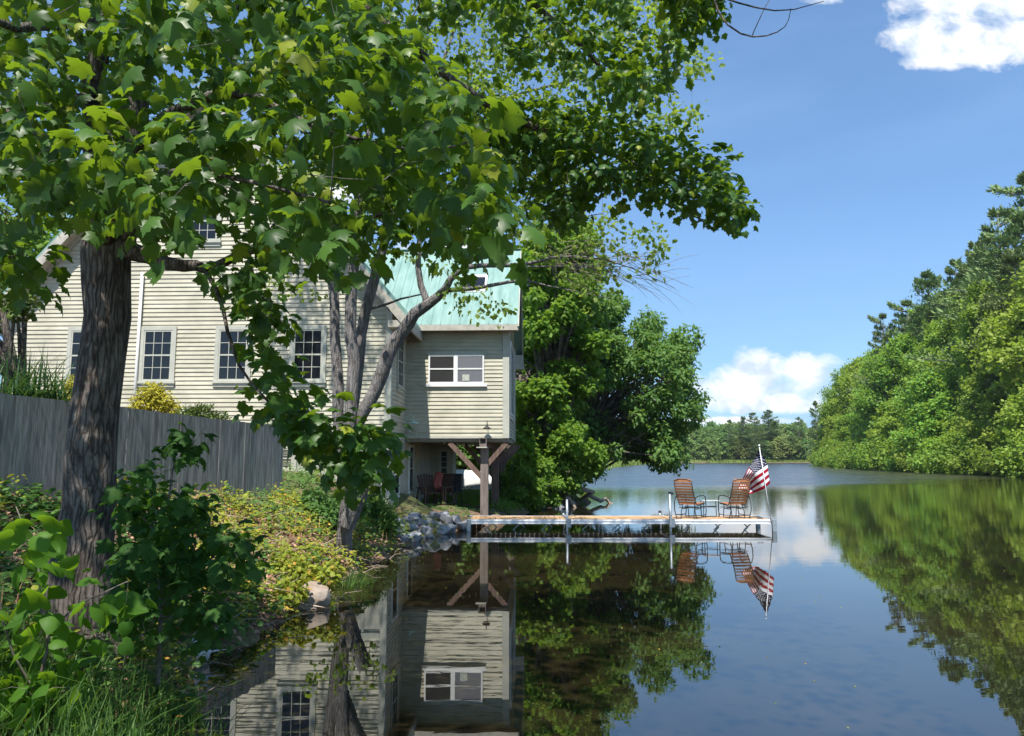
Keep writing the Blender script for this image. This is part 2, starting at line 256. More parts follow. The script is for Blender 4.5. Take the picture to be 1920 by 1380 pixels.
# ------------------------------------------------------------------ object helpers
def tag(o, label=None, cat=None, group=None, kind=None):
    if label: o['label'] = label
    if cat: o['category'] = cat
    if group: o['group'] = group
    if kind: o['kind'] = kind
    return o
def thing(name, label, cat, loc=(0, 0, 0), rz=0.0, group=None):
    o = bpy.data.objects.new(name, None); COL.objects.link(o); o.location = loc; o.rotation_euler = (0, 0, rz)
    o.empty_display_size = 0.2
    return tag(o, label, cat, group)
class MB:
    def __init__(s): s.v = []; s.f = []; s.m = []; s.mi = 0
    def add(s, vs, fs):
        o = len(s.v); s.v.extend([tuple(v) for v in vs]); s.f.extend([tuple(i + o for i in f) for f in fs]); s.m.extend([s.mi] * len(fs))
    def box(s, a, b, rot=None):
        x0, y0, z0 = a; x1, y1, z1 = b
        vs = [(x0, y0, z0), (x1, y0, z0), (x1, y1, z0), (x0, y1, z0), (x0, y0, z1), (x1, y0, z1), (x1, y1, z1), (x0, y1, z1)]
        s.add(vs, [(0, 3, 2, 1), (4, 5, 6, 7), (0, 1, 5, 4), (1, 2, 6, 5), (2, 3, 7, 6), (3, 0, 4, 7)]); return s
    def bar(s, p, q, w, h, up=(0, 0, 1)):
        p, q = Vector(p), Vector(q); d = (q - p).normalized(); up = Vector(up)
        sd = d.cross(up)
        if sd.length < 1e-4: sd = d.cross(Vector((0, 1, 0)))
        sd.normalize(); u = sd.cross(d).normalized(); sd *= w / 2; u *= h / 2
        vs = [p - sd - u, p + sd - u, p + sd + u, p - sd + u, q - sd - u, q + sd - u, q + sd + u, q - sd + u]
        s.add(vs, [(0, 3, 2, 1), (4, 5, 6, 7), (0, 1, 5, 4), (1, 2, 6, 5), (2, 3, 7, 6), (3, 0, 4, 7)]); return s
    def tube(s, pts, rad, n=6, cap=True):
        pts = [Vector(p) for p in pts]
        if not hasattr(rad, '__len__'): rad = [rad] * len(pts)
        vs = []; prev = None
        for i, p in enumerate(pts):
            d = (pts[min(i + 1, len(pts) - 1)] - pts[max(i - 1, 0)])
            if d.length < 1e-7: d = Vector((0, 0, 1))
            d.normalize()
            if prev is None:
                a = Vector((1, 0, 0)) if abs(d.x) < 0.8 else Vector((0, 1, 0)); prev = d.cross(a).normalized()
            else:
                prev = (prev - d * prev.dot(d))
                prev = prev.normalized() if prev.length > 1e-6 else d.orthogonal().normalized()
            e = d.cross(prev)
            for k in range(n):
                t = 2 * math.pi * k / n; vs.append(p + (prev * math.cos(t) + e * math.sin(t)) * rad[i])
        fs = []
        for i in range(len(pts) - 1):
            for k in range(n):
                a = i * n + k; b = i * n + (k + 1) % n; fs.append((a, b, b + n, a + n))
        if cap: fs.append(tuple(range(n - 1, -1, -1))); fs.append(tuple(range((len(pts) - 1) * n, len(pts) * n)))
        s.add(vs, fs); return s
    def build(s, name, mats, parent=None, smooth=False, bevel=0.0):
        me = bpy.data.meshes.new(name); me.from_pydata(s.v, [], s.f)
        if not isinstance(mats, (list, tuple)): mats = [mats]
        for m in mats: me.materials.append(m)
        if len(mats) > 1: me.polygons.foreach_set('material_index', s.m)
        if smooth: me.polygons.foreach_set('use_smooth', [True] * len(me.polygons))
        me.update(); o = bpy.data.objects.new(name, me); COL.objects.link(o)
        if parent: o.parent = parent
        if bevel:
            bv = o.modifiers.new('b', 'BEVEL'); bv.width = bevel; bv.segments = 2; bv.limit_method = 'ANGLE'
        return o
def rough_solid(name, c, r, seed, m, squash=(1, 1, 1), npts=16, parent=None, bevel=0.02, jit=.15):
    rs = random.Random(seed); bm = bmesh.new()
    for i in range(npts):
        v = Vector((rs.gauss(0, 1), rs.gauss(0, 1), rs.gauss(0, 1))).normalized() * rs.uniform(1.0 - jit * 1.3, 1 + jit * .7) * r
        bm.verts.new((v.x * squash[0], v.y * squash[1], v.z * squash[2]))
    g = bmesh.ops.convex_hull(bm, input=bm.verts)
    bmesh.ops.delete(bm, geom=[e for e in bm.verts if not e.link_faces], context='VERTS')
    bmesh.ops.bevel(bm, geom=bm.edges[:], offset=bevel, segments=2, affect='EDGES', profile=0.6)
    me = bpy.data.meshes.new(name); bm.to_mesh(me); bm.free(); me.materials.append(m)
    o = bpy.data.objects.new(name, me); COL.objects.link(o); o.location = c
    return o

# ---- leaves
MH = [(.14, -.09), (.40, -.06), (.35, .08), (.42, .17), (.64, .38), (.47, .43), (.43, .55), (.27, .53), (.32, .72), (.15, .78)]
MAPLE = [(0, 0)] + MH + [(0, 1.0)] + [(-x, y) for x, y in MH[::-1]]
MAPLE_S = [(0, 0), (.36, -.05), (.30, .15), (.58, .42), (.30, .50), (.26, .72), (0, 1.0), (-.26, .72), (-.30, .50), (-.58, .42), (-.30, .15), (-.36, -.05)]
HEART = [(0, 0), (.22, -.10), (.46, .06), (.50, .34), (.33, .66), (0, 1.0), (-.33, .66), (-.50, .34), (-.46, .06), (-.22, -.10)]
OVAL = [(0, 0), (.24, .25), (.26, .55), (0, 1.0), (-.26, .55), (-.24, .25)]
STAR = [(0, 0), (.42, .12), (.28, .38), (.44, .72), (0, 1.0), (-.36, .62), (-.30, .36), (-.46, .08)]
KITE = [(0, 0), (.40, .42), (0, 1.0), (-.40, .42)]
NEEDLE = [(0, 0), (.17, .45), (0, 1.0), (-.17, .45)]
def template(kind):
    if kind in (KITE, NEEDLE):
        v = np.array([(x, y, -0.18 * abs(x) * 2) for x, y in kind]); f = np.array([(0, 1, 2), (0, 2, 3)]); return v, f
    v = [(0, .38, 0.10)] + [(x, y, -0.55 * x * x - 0.30 * y * y * y) for x, y in kind]
    n = len(kind); f = [(0, 1 + i, 1 + (i + 1) % n) for i in range(n)]
    return np.array(v), np.array(f)
TPL = {}
def leaves(name, m, org, dirv, nor, size, kind, parent=None, extra=None):
    """one mesh of many leaves; org/dirv/nor (n,3), size (n,)"""
    key = id(kind)
    if key not in TPL: TPL[key] = template(kind)
    tv, tf = TPL[key]; n = len(org)
    d = dirv / np.maximum(np.linalg.norm(dirv, axis=1, keepdims=True), 1e-6)
    x = np.cross(d, nor); x /= np.maximum(np.linalg.norm(x, axis=1, keepdims=True), 1e-6)
    z = np.cross(x, d)
    sz = size[:, None, None]
    V_ = org[:, None, :] + sz * (tv[None, :, 0, None] * x[:, None, :] + tv[None, :, 1, None] * d[:, None, :] + tv[None, :, 2, None] * z[:, None, :])
    V_ = V_.reshape(-1, 3).astype(np.float32); Fc = (tf[None] + (np.arange(n) * len(tv))[:, None, None]).reshape(-1, 3).astype(np.int32)
    me = bpy.data.meshes.new(name); me.vertices.add(len(V_)); me.vertices.foreach_set('co', V_.ravel())
    me.loops.add(Fc.size); me.loops.foreach_set('vertex_index', Fc.ravel())
    me.polygons.add(len(Fc)); me.polygons.foreach_set('loop_start', np.arange(0, Fc.size, 3, dtype=np.int32))
    me.polygons.foreach_set('loop_total', np.full(len(Fc), 3, dtype=np.int32))
    me.materials.append(m); me.update(calc_edges=True)
    if extra == 'mesh': return me
    o = bpy.data.objects.new(name, me); COL.objects.link(o)
    if parent: o.parent = parent
    return o
def unit(rng, n):
    v = rng.normal(size=(n, 3)); return v / np.linalg.norm(v, axis=1, keepdims=True)
def inpoly(px, py, poly):
    px = np.asarray(px, float); py = np.asarray(py, float); r = np.zeros(px.shape, bool); n = len(poly); j = n - 1
    for i in range(n):
        xi, yi = poly[i]; xj, yj = poly[j]
        c = ((yi > py) != (yj > py)) & (px < (xj - xi) * (py - yi) / ((yj - yi) or 1e-9) + xi)
        r ^= c; j = i
    return r
def resample(path, step=0.25):
    pts, rad = [], []
    for (p, r0), (q, r1) in zip(path[:-1], path[1:]):
        p, q = np.array(p, float), np.array(q, float); k = max(1, int(np.linalg.norm(q - p) / step))
        for i in range(k): t = i / k; pts.append(p + (q - p) * t); rad.append(r0 + (r1 - r0) * t)
    pts.append(np.array(path[-1][0], float)); rad.append(path[-1][1]); return pts, rad
def smooth_path(path, rng, jit=0.03, it=1):
    """corner-cut and roughen a list of (point, radius)"""
    for _ in range(it):
        q = [path[0]]
        for a, b in zip(path[:-1], path[1:]):
            pa, pb = Vector(a[0]), Vector(b[0])
            for t in (0.25, 0.75): q.append((pa.lerp(pb, t), a[1] + (b[1] - a[1]) * t))
        q.append(path[-1]); path = q
    return [(Vector(p) + Vector(rng.normal(size=3)) * jit * min(1, r * 12), r) if 0 < i < len(path) - 1 else (Vector(p), r) for i, (p, r) in enumerate(path)]
def grow(parent, skel, anchors, rng, leafm, kind, lsize, per, spread, barkm, twigm, droop=0.5, upn=0.9, sides=8, twig_r=0.004, wood=True, trunk_first=True, crown='crown', sag=0.08, sizevar=0.25, flat=1.0, maxlen=None):
    """trunk + limbs from skel (list of paths), twigs reaching every anchor, leaves round each anchor"""
    nodes, rads = [], []
    mb = MB()
    for i, path in enumerate(skel):
        path = smooth_path(path, rng)
        mb.tube([p for p, r in path], [r for p, r in path], sides if path[0][1] > 0.03 else 5)
        p, r = resample([(tuple(a), b) for a, b in path]); nodes += p; rads += r
    if wood: mb.build('trunk', barkm, parent, smooth=True)
    nodes = np.array(nodes); rads = np.array(rads); A = np.array(anchors, float)
    if len(A) == 0: return
    d0 = np.array([np.min(np.sum((nodes - a) ** 2, 1)) for a in A]); order = np.argsort(d0)
    tb = MB(); cap = len(nodes) + len(A) * 3 + 5
    NN = np.empty((cap, 3)); NN[:len(nodes)] = nodes; RR = np.empty(cap); RR[:len(nodes)] = rads; cnt = len(nodes); keep = []; tdir = np.zeros((len(A), 3))
    for k in order:
        a = A[k]; dd = np.sum((NN[:cnt] - a) ** 2, 1); j = int(np.argmin(dd)); p = NN[j].copy(); Ld = math.sqrt(dd[j])
        if maxlen and Ld > maxlen: continue
        keep.append(k)
        r0 = min(RR[j] * 0.6, max(twig_r, Ld * 0.012)); m = (p + a) / 2 + rng.normal(size=3) * Ld * 0.07 + np.array([0, 0, Ld * sag])
        q1 = p * .25 + m * .5 + a * .25; 
        pts = [p, (p + m) / 2, m, (m + a) / 2, a]; rr = [r0, r0 * .85, r0 * .7, r0 * .5, r0 * .3]
        if Ld > 0.03: tb.tube(pts, rr, 3 if r0 < 0.012 else 5, cap=False)
        NN[cnt:cnt + 2] = [m, a]; RR[cnt:cnt + 2] = [r0 * .8, max(r0 * .5, twig_r)]; cnt += 2
        t = a - p; tdir[k] = t / (np.linalg.norm(t) + 1e-6)
    if twigm is not None and tb.v: tb.build('branches', twigm, parent, smooth=True)
    A = A[keep]; T = tdir[keep]
    n = len(A) * per; org = np.repeat(A, per, 0); T = np.repeat(T, per, 0)
    off = unit(rng, n); off[:, 2] *= flat; off *= (rng.random((n, 1)) ** 0.6) * spread
    org = org + off; dv = off / spread * 0.9 + T * 0.5 + unit(rng, n) * 0.45; dv[:, 2] -= droop
    nv = unit(rng, n) * (1 - upn) * 1.6 + np.array([0, 0, 1.0]) * upn + off / spread * 0.35
    sz = lsize * (1 + sizevar * rng.normal(size=n)).clip(0.45, 1.6)
    leaves(crown, leafm, org, dv, nv, sz, kind, parent)

# ------------------------------------------------------------------ terrain and water
XL = np.array([[-40, 40], [-1.5, 12], [0.5, 1.2], [2.5, -0.9], [4.0, -1.6], [5.45, -2.15], [7.0, -3.1], [7.85, -3.15], [9.7, -2.85], [12.2, -3.0], [14, -2.85], [16.5, -2.65], [18.5, -2.45], [20.3, -1.9], [21.3, -1.35], [22.5, -0.75], [24, -0.3], [28, 0.45], [30, 0.9], [31.5, 2.0], [33, 3.2], [35, 3.6], [37, 3.2], [45, 3.0], [60, 5], [80, 8.5], [124, 13.4], [180, 28], [250, 50], [262, 90], [270, 300], [900, 300]])
XR = np.array([[-40, 44], [0, 46], [60, 50], [79, 54], [114, 57], [178, 74], [230, 98], [262, 112], [900, 300]])
def nlerp(d, t): return np.interp(d, [a for a, b in t], [b for a, b in t])
PR1 = [(-30, -3), (-3, -1.2), (0, 0), (.3, .2), (1, .52), (2, .95), (4, 1.58), (6, 1.65)]
PR2 = [(-30, -3), (-3, -1.2), (0, 0), (.3, .18), (1, .33), (2, .6), (3, 1.2), (4, 1.55), (8, 1.9)]
PR3 = [(-30, -3), (-3, -1.2), (0, 0), (.3, .22), (2, .42), (5, .6), (10, 1.0), (20, 2), (120, 9)]
PRR = [(-30, -3), (-3, -1.0), (0, 0), (1, .5), (20, 3.5), (50, 11), (100, 15), (200, 18)]
def hgt(x, y):
    x = np.asarray(x, float); y = np.asarray(y, float)
    dl = np.interp(y, XL[:, 0], XL[:, 1]) - x; dr = x - np.interp(y, XR[:, 0], XR[:, 1]); df = y - 266
    dl = dl + 0.12 * np.sin(y * 2.7 + x) + 0.07 * np.sin(y * 6.1)
    dl = np.where(y > 252, np.minimum(dl, 5 + np.maximum(y - 266, 0)), dl); dr = np.where((y > 255) & (x < 125), np.minimum(dr, 3 + np.maximum(y - 266, 0)), dr)
    w2 = np.clip((y - 15.5) / 4, 0, 1); w3 = np.clip((y - 22) / 3, 0, 1)
    z = nlerp(dl, PR1) * (1 - w2) + nlerp(dl, PR2) * w2; z = z * (1 - w3) + nlerp(dl, PR3) * w3
    xw = -6.9 + (y - 10) * 0.234; back = np.clip((xw - 0.12 - x) / 0.05, 0, 1) * (y < 17.05) + np.clip((-6.5 - x) / 0.7, 0, 1) * (y >= 17.05)
    back = back * (y > 3) * (y < 34)
    z = z * (1 - back) + np.maximum(z, 2.66) * back
    z = np.maximum(z, nlerp(dr, PRR)); z = np.maximum(z, nlerp(df, [(-30, -3), (-4, -1), (0, 0), (2, .4), (40, 3), (120, 9), (400, 16)]))
    z = np.where((y < 3.2) & (x > -3), np.minimum(z, .42), z)
    z = z + np.where(z > 0.1, 0.035 * np.sin(x * 3.3 + y * 1.9) + 0.03 * np.sin(x * 7.1 - y * 5.3), 0)
    return z
def hz(x, y): return float(hgt(x, y))
gx = np.concatenate([-np.geomspace(16, 500, 34)[::-1], np.arange(-15.85, 5, .14), np.geomspace(5, 500, 60)])
gy = np.concatenate([np.arange(-40, 1, 3.0), np.arange(1, 27, .14), np.geomspace(27, 900, 90)])
GX, GY = np.meshgrid(gx, gy); GZ = hgt(GX, GY)
nx, ny = len(gx), len(gy)
vs = np.stack([GX, GY, GZ], -1).reshape(-1, 3)
idx = np.arange(nx * ny).reshape(ny, nx)
fs = np.stack([idx[:-1, :-1], idx[:-1, 1:], idx[1:, 1:], idx[1:, :-1]], -1).reshape(-1, 4)
me = bpy.data.meshes.new('ground'); me.from_pydata(vs.tolist(), [], fs.tolist()); me.materials.append(M['ground'])
me.polygons.foreach_set('use_smooth', [True] * len(me.polygons)); me.update()
g = bpy.data.objects.new('ground', me); COL.objects.link(g); tag(g, kind='structure')
mb = MB(); mb.add([(-500, -60, 0), (520, -60, 0), (520, 300, 0), (-500, 300, 0)], [(0, 1, 2, 3)])
tag(mb.build('water', M['water']), kind='structure')

# ------------------------------------------------------------------ the house (local frame: origin at the inner corner under the box, x right, y away)
house = thing('house', 'cream clapboard house with teal metal roof, its upper room standing on posts', 'house', (-3.40, 23.5, 0), R(-2.0))
def clap(name, axis, c, u0, u1, z0, z1, out, m=None, top=None, lo=None, parent=house, expo=0.125, extra_clip=None):
    """lapped boards. wall in the plane axis=c ('y' faces -y, 'x' faces out), from u0 to u1; top(z)->(u0,u1) clips a gable"""
    mb = MB(); rs = random.Random(hash(name) % 99 + int(abs(c) * 10)); z = z0; k = 0
    while z < z1 - 0.01:
        zt = min(z + expo + 0.012, z1); a, b = (u0, u1)
        if top: a, b = top(z + expo * 0.5)
        if b - a < 0.05: break
        segs = [(a, b)]
        L_ = b - a; cuts = sorted([a + rs.uniform(0, L_) for _ in range(int(L_ / 3.2))]); pts = [a] + cuts + [b]
        for s, e in zip(pts[:-1], pts[1:]):
            if e - s < 0.02: continue
            j = rs.uniform(-.0015, .0015); lo_, hi_ = 0.025 + j + rs.uniform(0, .004), 0.002
            e2 = e - 0.002
            if axis == 'y':
                vs = [(s, c - lo_, z), (e2, c - lo_, z), (e2, c - hi_, zt), (s, c - hi_, zt), (s, c + .01, z), (e2, c + .01, z)]
                mb.add(vs, [(0, 1, 2, 3), (4, 5, 1, 0)])
            else:
                o = out
                vs = [(c + o * lo_, s, z), (c + o * lo_, e2, z), (c + o * hi_, e2, zt), (c + o * hi_, s, zt), (c - o * .01, s, z), (c - o * .01, e2, z)]
                mb.add(vs, [(0, 1, 2, 3), (4, 5, 1, 0)] if o > 0 else [(3, 2, 1, 0), (0, 1, 5, 4)])
        z += expo; k += 1
    return mb.build(name, m or M['paint'], parent)
MX0, MX1, MY, SL = -11.25, 0.0, -2.5, 1.15      # main block, front gable wall at y=MY
EZ = 6.42; MXC = (MX0 + MX1) / 2
def gable(z):
    if z <= EZ: return (MX0, MX1)
    d = (z - EZ) / SL; return (MX0 + d, MX1 - d)
# solid cores so that nothing shows through the boards
core = MB(); core.box((MX0 + .03, MY + .03, -.3), (MX1 - .03, 9.4, EZ + .05)); core.build('wall_core', M['panelpaint'], house)
core = MB(); ap = EZ + (MX1 - MXC) * SL
core.add([(MX0 + .05, MY + .03, EZ), (MX1 - .05, MY + .03, EZ), (MXC, MY + .03, ap - .1), (MX0 + .05, 9.4, EZ), (MX1 - .05, 9.4, EZ), (MXC, 9.4, ap - .1)], [(0, 1, 2), (3, 5, 4), (0, 2, 5, 3), (1, 4, 5, 2)])
core.build('gable_core', M['panelpaint'], house)
clap('siding', 'y', MY, MX0, MX1 - .12, 2.86, ap - .1, -1, top=lambda z: (gable(z)[0], gable(z)[1] - (0.12 if z <= EZ else 0)))
clap('siding', 'x', 0.0, MY + .12, 3.2, 0.35, 6.5, 1, top=lambda z: (MY + .12, 0.0 if z > 2.66 else 3.2))
# lower wall of vertical panels
mb = MB()
mb.box((MX0, MY - .02, -.3), (-.12, MY + .03, 2.74))
for x in np.arange(MX0 + .4, -.2, .41): mb.box((x - .03, MY - .045, 0), (x + .03, MY - .018, 2.73))
mb.build('panel_wall', M['panelpaint'], house)
MB().box((MX0, MY - .07, 2.74), (-.12, MY + .02, 2.86)).build('band_board', M['trim'], house)
for nm, a, b in (('corner_board', (-.12, MY - .05, -.2), (.055, MY + .11, 6.55)),
                 ('corner_board', (MX0 - .05, MY - .05, 2.0), (MX0 + .12, MY + .1, 6.5))):
    MB().box(a, b).build(nm, M['trim'], house)
# main roof: two slopes with an overhang, rake boards and soffits
OV, OF, TH = 0.55, 0.42, 0.16
for sgn in (-1, 1):
    xe = MXC + sgn * ((MX1 - MXC) + OV); ze = EZ + .12 - OV * SL; zr = ap + .12
    y0, y1 = MY - OF, 9.8
    mb = MB(); mb.mi = 0
    mb.add([(MXC, y0, zr + TH), (xe, y0, ze + TH), (xe, y1, ze + TH), (MXC, y1, zr + TH), (MXC, y0, zr + .03), (xe, y0, ze + .03), (xe, y1, ze + .03), (MXC, y1, zr + .03)],
           [(0, 1, 2, 3), (7, 6, 5, 4), (0, 4, 5, 1), (1, 5, 6, 2), (2, 6, 7, 3)] if sgn < 0 else [(3, 2, 1, 0), (4, 5, 6, 7), (1, 5, 4, 0), (2, 6, 5, 1), (3, 7, 6, 2)])
    for k in range(26):
        yy = y0 + .1 + k * .5
        if yy < y1: mb.bar((MXC, yy, zr + TH + .02), (xe, yy, ze + TH + .02), .03, .03, (0, 0, 1))
    mb.build('roof', M['roof'], house)
    MB().add([], []) if False else None
    mb = MB(); dn = Vector((sgn, 0, -SL)).normalized(); nrm = Vector((-dn.z * sgn, 0, dn.x * sgn))
    mb.bar((MXC, y0 + .015, zr - .10), (xe - sgn * .02, y0 + .015, ze - .10), .05, .24, (0, 0, 1))
    mb.build('rake_board', M['rake'], house)
    mb = MB(); mb.add([(MXC, y0 + .04, zr - .2), (xe, y0 + .04, ze - .2), (xe, MY - .03, ze - .2), (MXC, MY - .03, zr - .2)], [(0, 1, 2, 3)])
    mb.add([(MXC, MY - .05, zr - .42), (xe - sgn * OV, MY - .05, EZ - .26), (xe - sgn * OV, MY - .05, EZ), (MXC, MY - .05, zr - .16)], [(0, 1, 2, 3)])
    mb.build('soffit', M['rake'], house)
    MB().box((min(xe, xe - sgn * OV), y0 + .02, ze - .22), (max(xe, xe - sgn * OV), MY + .1, ze - .02)).build('eave_return', M['rake'], house)
    MB().box((min(xe - sgn * .06, xe), MY + .1, ze - .2), (max(xe - sgn * .06, xe), (0.0 if sgn > 0 else y1) - .1, ze + .02)).build('fascia', M['rake'], house)
# downpipe
mb = MB(); pxc = P(262, 600, 21.0).x + 3.40
mb.tube([(pxc, MY - .1, 2.0), (pxc, MY - .1, 7.4)], .042, 8); mb.build('downpipe', M['white'], house, smooth=True)

def window(cx, zb, w_, h_, y, cols=3, rows=2, trim=0.11, tm=None, axis='y', out=1, frame=0.045, sill=True, double=False, mats=None, casing=True):
    """a sash window on the wall plane; frame > pane, muntins"""
    fr = MB()
    def bx(mb, a0, z0, a1, z1, d0, d1):
        if axis == 'y': mb.box((a0, y - d1, z0), (a1, y - d0, z1))
        else: mb.box((y + min(out * d0, out * d1), a0, z0), (y + max(out * d0, out * d1), a1, z1))
    x0, x1, z0, z1 = cx - w_ / 2, cx + w_ / 2, zb, zb + h_
    if casing:
        bx(fr, x0 - trim, z0 - .03, x0, z1 + trim, .0, .05); bx(fr, x1, z0 - .03, x1 + trim, z1 + trim, .0, .05)
        bx(fr, x0, z1, x1, z1 + trim, .0, .048)
        bx(fr, x0 - trim - .03, z0 - .09, x1 + trim + .03, z0 - .03, .0, .085)
        bx(fr, x0 - trim, z0 - .19, x1 + trim, z0 - .09, .0, .046)
    f = fr.build('window', tm or M['trim'], house)
    mats = mats or [M['glass'], M['glass']]
    sash = MB(); t = frame; zm = (z0 + z1) / 2
    bx(sash, x0, z0 - .03, x0 + t, z1, .002, .04); bx(sash, x1 - t, z0 - .03, x1, z1, .002, .04)
    bx(sash, x0 + t, z1 - t, x1 - t, z1, .002, .039); bx(sash, x0 + t, z0 - .03, x1 - t, z0 + t * .8, .002, .039)
    bx(sash, x0 + t, zm - .022, x1 - t, zm + .022, .002, .041)
    for (za, zb2) in ((z0 + t * .8, zm - .022), (zm + .022, z1 - t)):
        for c in range(1, cols): xx = x0 + t + (x1 - x0 - 2 * t) * c / cols; bx(sash, xx - .009, za, xx + .009, zb2, .0275, .036)
        for r in range(1, rows): zz = za + (zb2 - za) * r / rows; bx(sash, x0 + t, zz - .009, x1 - t, zz + .009, .0275, .0355)
    sash.build('sash', M['white'] if not casing else M['trim'], f)
    for (za, zb2), mm in zip(((z0 + t * .8, zm - .022), (zm + .022, z1 - t)), mats):
        p = MB(); bx(p, x0 + t, za, x1 - t, zb2, .0265, .0275) if False else bx(p, x0 + t, za, x1 - t, zb2, .024, .027); p.build('pane', mm, f)
    return f
def lx(px, Y): return P(px, 660, Y).x + 3.40
zt, zbm = P(580, 617, 21).z, P(580, 712, 21).z
for px in (158, 298, 442, 584):
    yl = 21.1 - (lx(px, 21)) * 0.0
    window(lx(px, 21.1), zbm, .84, zt - zbm, MY - .012, tm=M['trim'])
window(lx(374, 21.1), P(374, 447, 21).z, .82, 1.15, MY - .012)
# small vent window low on the panel wall
window(lx(548, 21.1), P(548, 878, 21).z, .45, .55, MY - .02, cols=1, rows=4)

# wing: upper room carried on posts
BW, BD, BZ, BT = 3.27, 6.5, 2.66, 6.42
core = MB(); core.box((.03, .04, BZ), (BW - .04, BD - .04, BT)); core.build('wall_core', M['panelpaint'], house)
clap('siding', 'y', 0.0, 0.0, BW - .16, BZ + .03, BT - .02, -1)
clap('siding', 'x', BW, .16, BD - .16, BZ + .03, BT - .02, 1, top=lambda z: (.16, BD - .16))
def wtop(z): d = (z - BT) / .94; return (.05 + d, BD - .05 - d)
clap('siding', 'x', BW, .16, BD, BT, BT + BD / 2 * .94 - .15, 1, top=wtop)
mb = MB(); rz_ = BT + BD / 2 * .94
mb.add([(BW - .03, .0, BT), (BW - .03, BD, BT), (BW - .03, BD / 2, rz_ - .06), (-4, .0, BT), (-4, BD, BT), (-4, BD / 2, rz_ - .06)], [(0, 1, 2), (3, 5, 4), (0, 2, 5, 3), (1, 4, 5, 2)])
mb.build('gable_core', M['panelpaint'], house)
MB().box((BW - .16, -.045, BZ - .02), (BW + .045, .16, BT)).build('corner_board', M['trim'], house)
MB().box((BW - .16, BD - .16, BZ - .02), (BW + .045, BD + .045, BT)).build('corner_board', M['trim'], house)
MB().box((0.0, .02, BZ - .13), (BW - .01, BD, BZ - .001)).build('floor_deck', M['soffit'], house)
MB().box((-.0, -.035, BZ - .025), (BW - .16, .02, BZ + .045)).build('skirt_board', M['trim'], house)
# wing roof
OE, OG = .42, .34
def wz(y): return BT + .10 + min(y, BD - y) * .94
mb = MB(); xr, xl = BW + OG, -4.2
for (ya, yb) in ((-OE, BD / 2), (BD + OE, BD / 2)):
    za, zb = wz(ya), wz(yb)
    q = [(xl, ya, za + .07), (xr, ya, za + .07), (xr, yb, zb + .07), (xl, yb, zb + .07), (xl, ya, za), (xr, ya, za), (xr, yb, zb), (xl, yb, zb)]
    fcs = [(0, 1, 2, 3), (7, 6, 5, 4), (0, 4, 5, 1), (1, 5, 6, 2), (3, 7, 4, 0)]
    mb.add(q, fcs if ya < yb else [tuple(reversed(f)) for f in fcs])
mb.build('roof', M['roof'], house)
mb = MB()
for k in range(26):
    x = xr - .02 - k * .305
    if x < xl: break
    mb.bar((x, -OE, wz(-OE) + .083), (x, BD / 2, wz(BD / 2) + .083), .022, .028)
mb.bar((xl, BD / 2, wz(BD / 2) + .09), (xr, BD / 2, wz(BD / 2) + .09), .22, .04)
mb.build('roof_seam', M['roof'], house)
MB().box((0.1, -OE - .03, wz(-OE) - .12), (xr, -OE, wz(-OE) + .06)).build('fascia', M['rake'], house)
mb = MB(); mb.add([(0.05, -OE, wz(-OE) - .1), (xr, -OE, wz(-OE) - .1), (xr, .0, wz(-OE) - .1), (.05, 0, wz(-OE) - .1)], [(3, 2, 1, 0)]); mb.build('soffit', M['soffit'], house)
mb = MB(); mb.bar((xr, -OE, wz(-OE) - .07), (xr, BD / 2, wz(BD / 2) - .07), .05, .2); mb.bar((xr, BD / 2, wz(BD / 2) - .07), (xr, BD + OE, wz(-OE) - .07), .05, .2); mb.build('rake_board', M['rake'], house)
MB().box((BW + .05, BD - .12, wz(-OE) - .55), (xr + .03, BD + OE, wz(-OE) + .02)).build('eave_return', M['rake'], house)
# skylight
sx = 2.05; sy0, sy1 = 1.05, 1.75
mb = MB(); mb.mi = 0
for a, b in (((sx - .42, sy0), (sx + .42, sy0)), ((sx - .42, sy1), (sx + .42, sy1)), ((sx - .42, sy0), (sx - .42, sy1)), ((sx + .42, sy0), (sx + .42, sy1))):
    mb.bar((a[0], a[1], wz(a[1]) + .12), (b[0], b[1], wz(b[1]) + .12), .07, .12)
sk = mb.build('skylight', M['white'], house)
mb = MB(); mb.add([(sx - .4, sy0, wz(sy0) + .13), (sx + .4, sy0, wz(sy0) + .13), (sx + .4, sy1, wz(sy1) + .13), (sx - .4, sy1, wz(sy1) + .13)], [(0, 1, 2, 3)]); mb.build('pane', M['glass'], sk)
# the twin window of the wing
wz0, wz1 = P(855, 719, 23.5).z, P(855, 666, 23.5).z
xa, xm, xb = [P(q, 690, 23.5).x + 3.40 for q in (803, 855, 909)]
MB().box((xa - .07, -.06, wz1), (xb + .06, .0, wz1 + .09)).build('window_head', M['trim'], house)
MB().box((xa - .08, -.085, wz0 - .11), (xb + .08, .0, wz0 - .03)).build('window_sill', M['white'], house)
window((xa + xm) / 2 - .0, wz0, xm - xa - .03, wz1 - wz0, -.03, cols=1, rows=1, casing=False, frame=.05, mats=[M['dark'], M['dark']])  # open half: near-black panes paint in the dark of the room
fw = window((xm + xb) / 2, wz0, xb - xm - .03, wz1 - wz0, -.03, cols=1, rows=1, casing=False, frame=.05, mats=[M['screen'], M['screen']])
MB().box((xm + .22, -.078, wz0 + .07), (xm + .44, -.073, wz0 + .27)).build('notice', M['paper'], fw)
MB().box((xm - .03, -.075, wz0 - .03), (xm + .03, -.0, wz1)).build('mullion', M['white'], house)
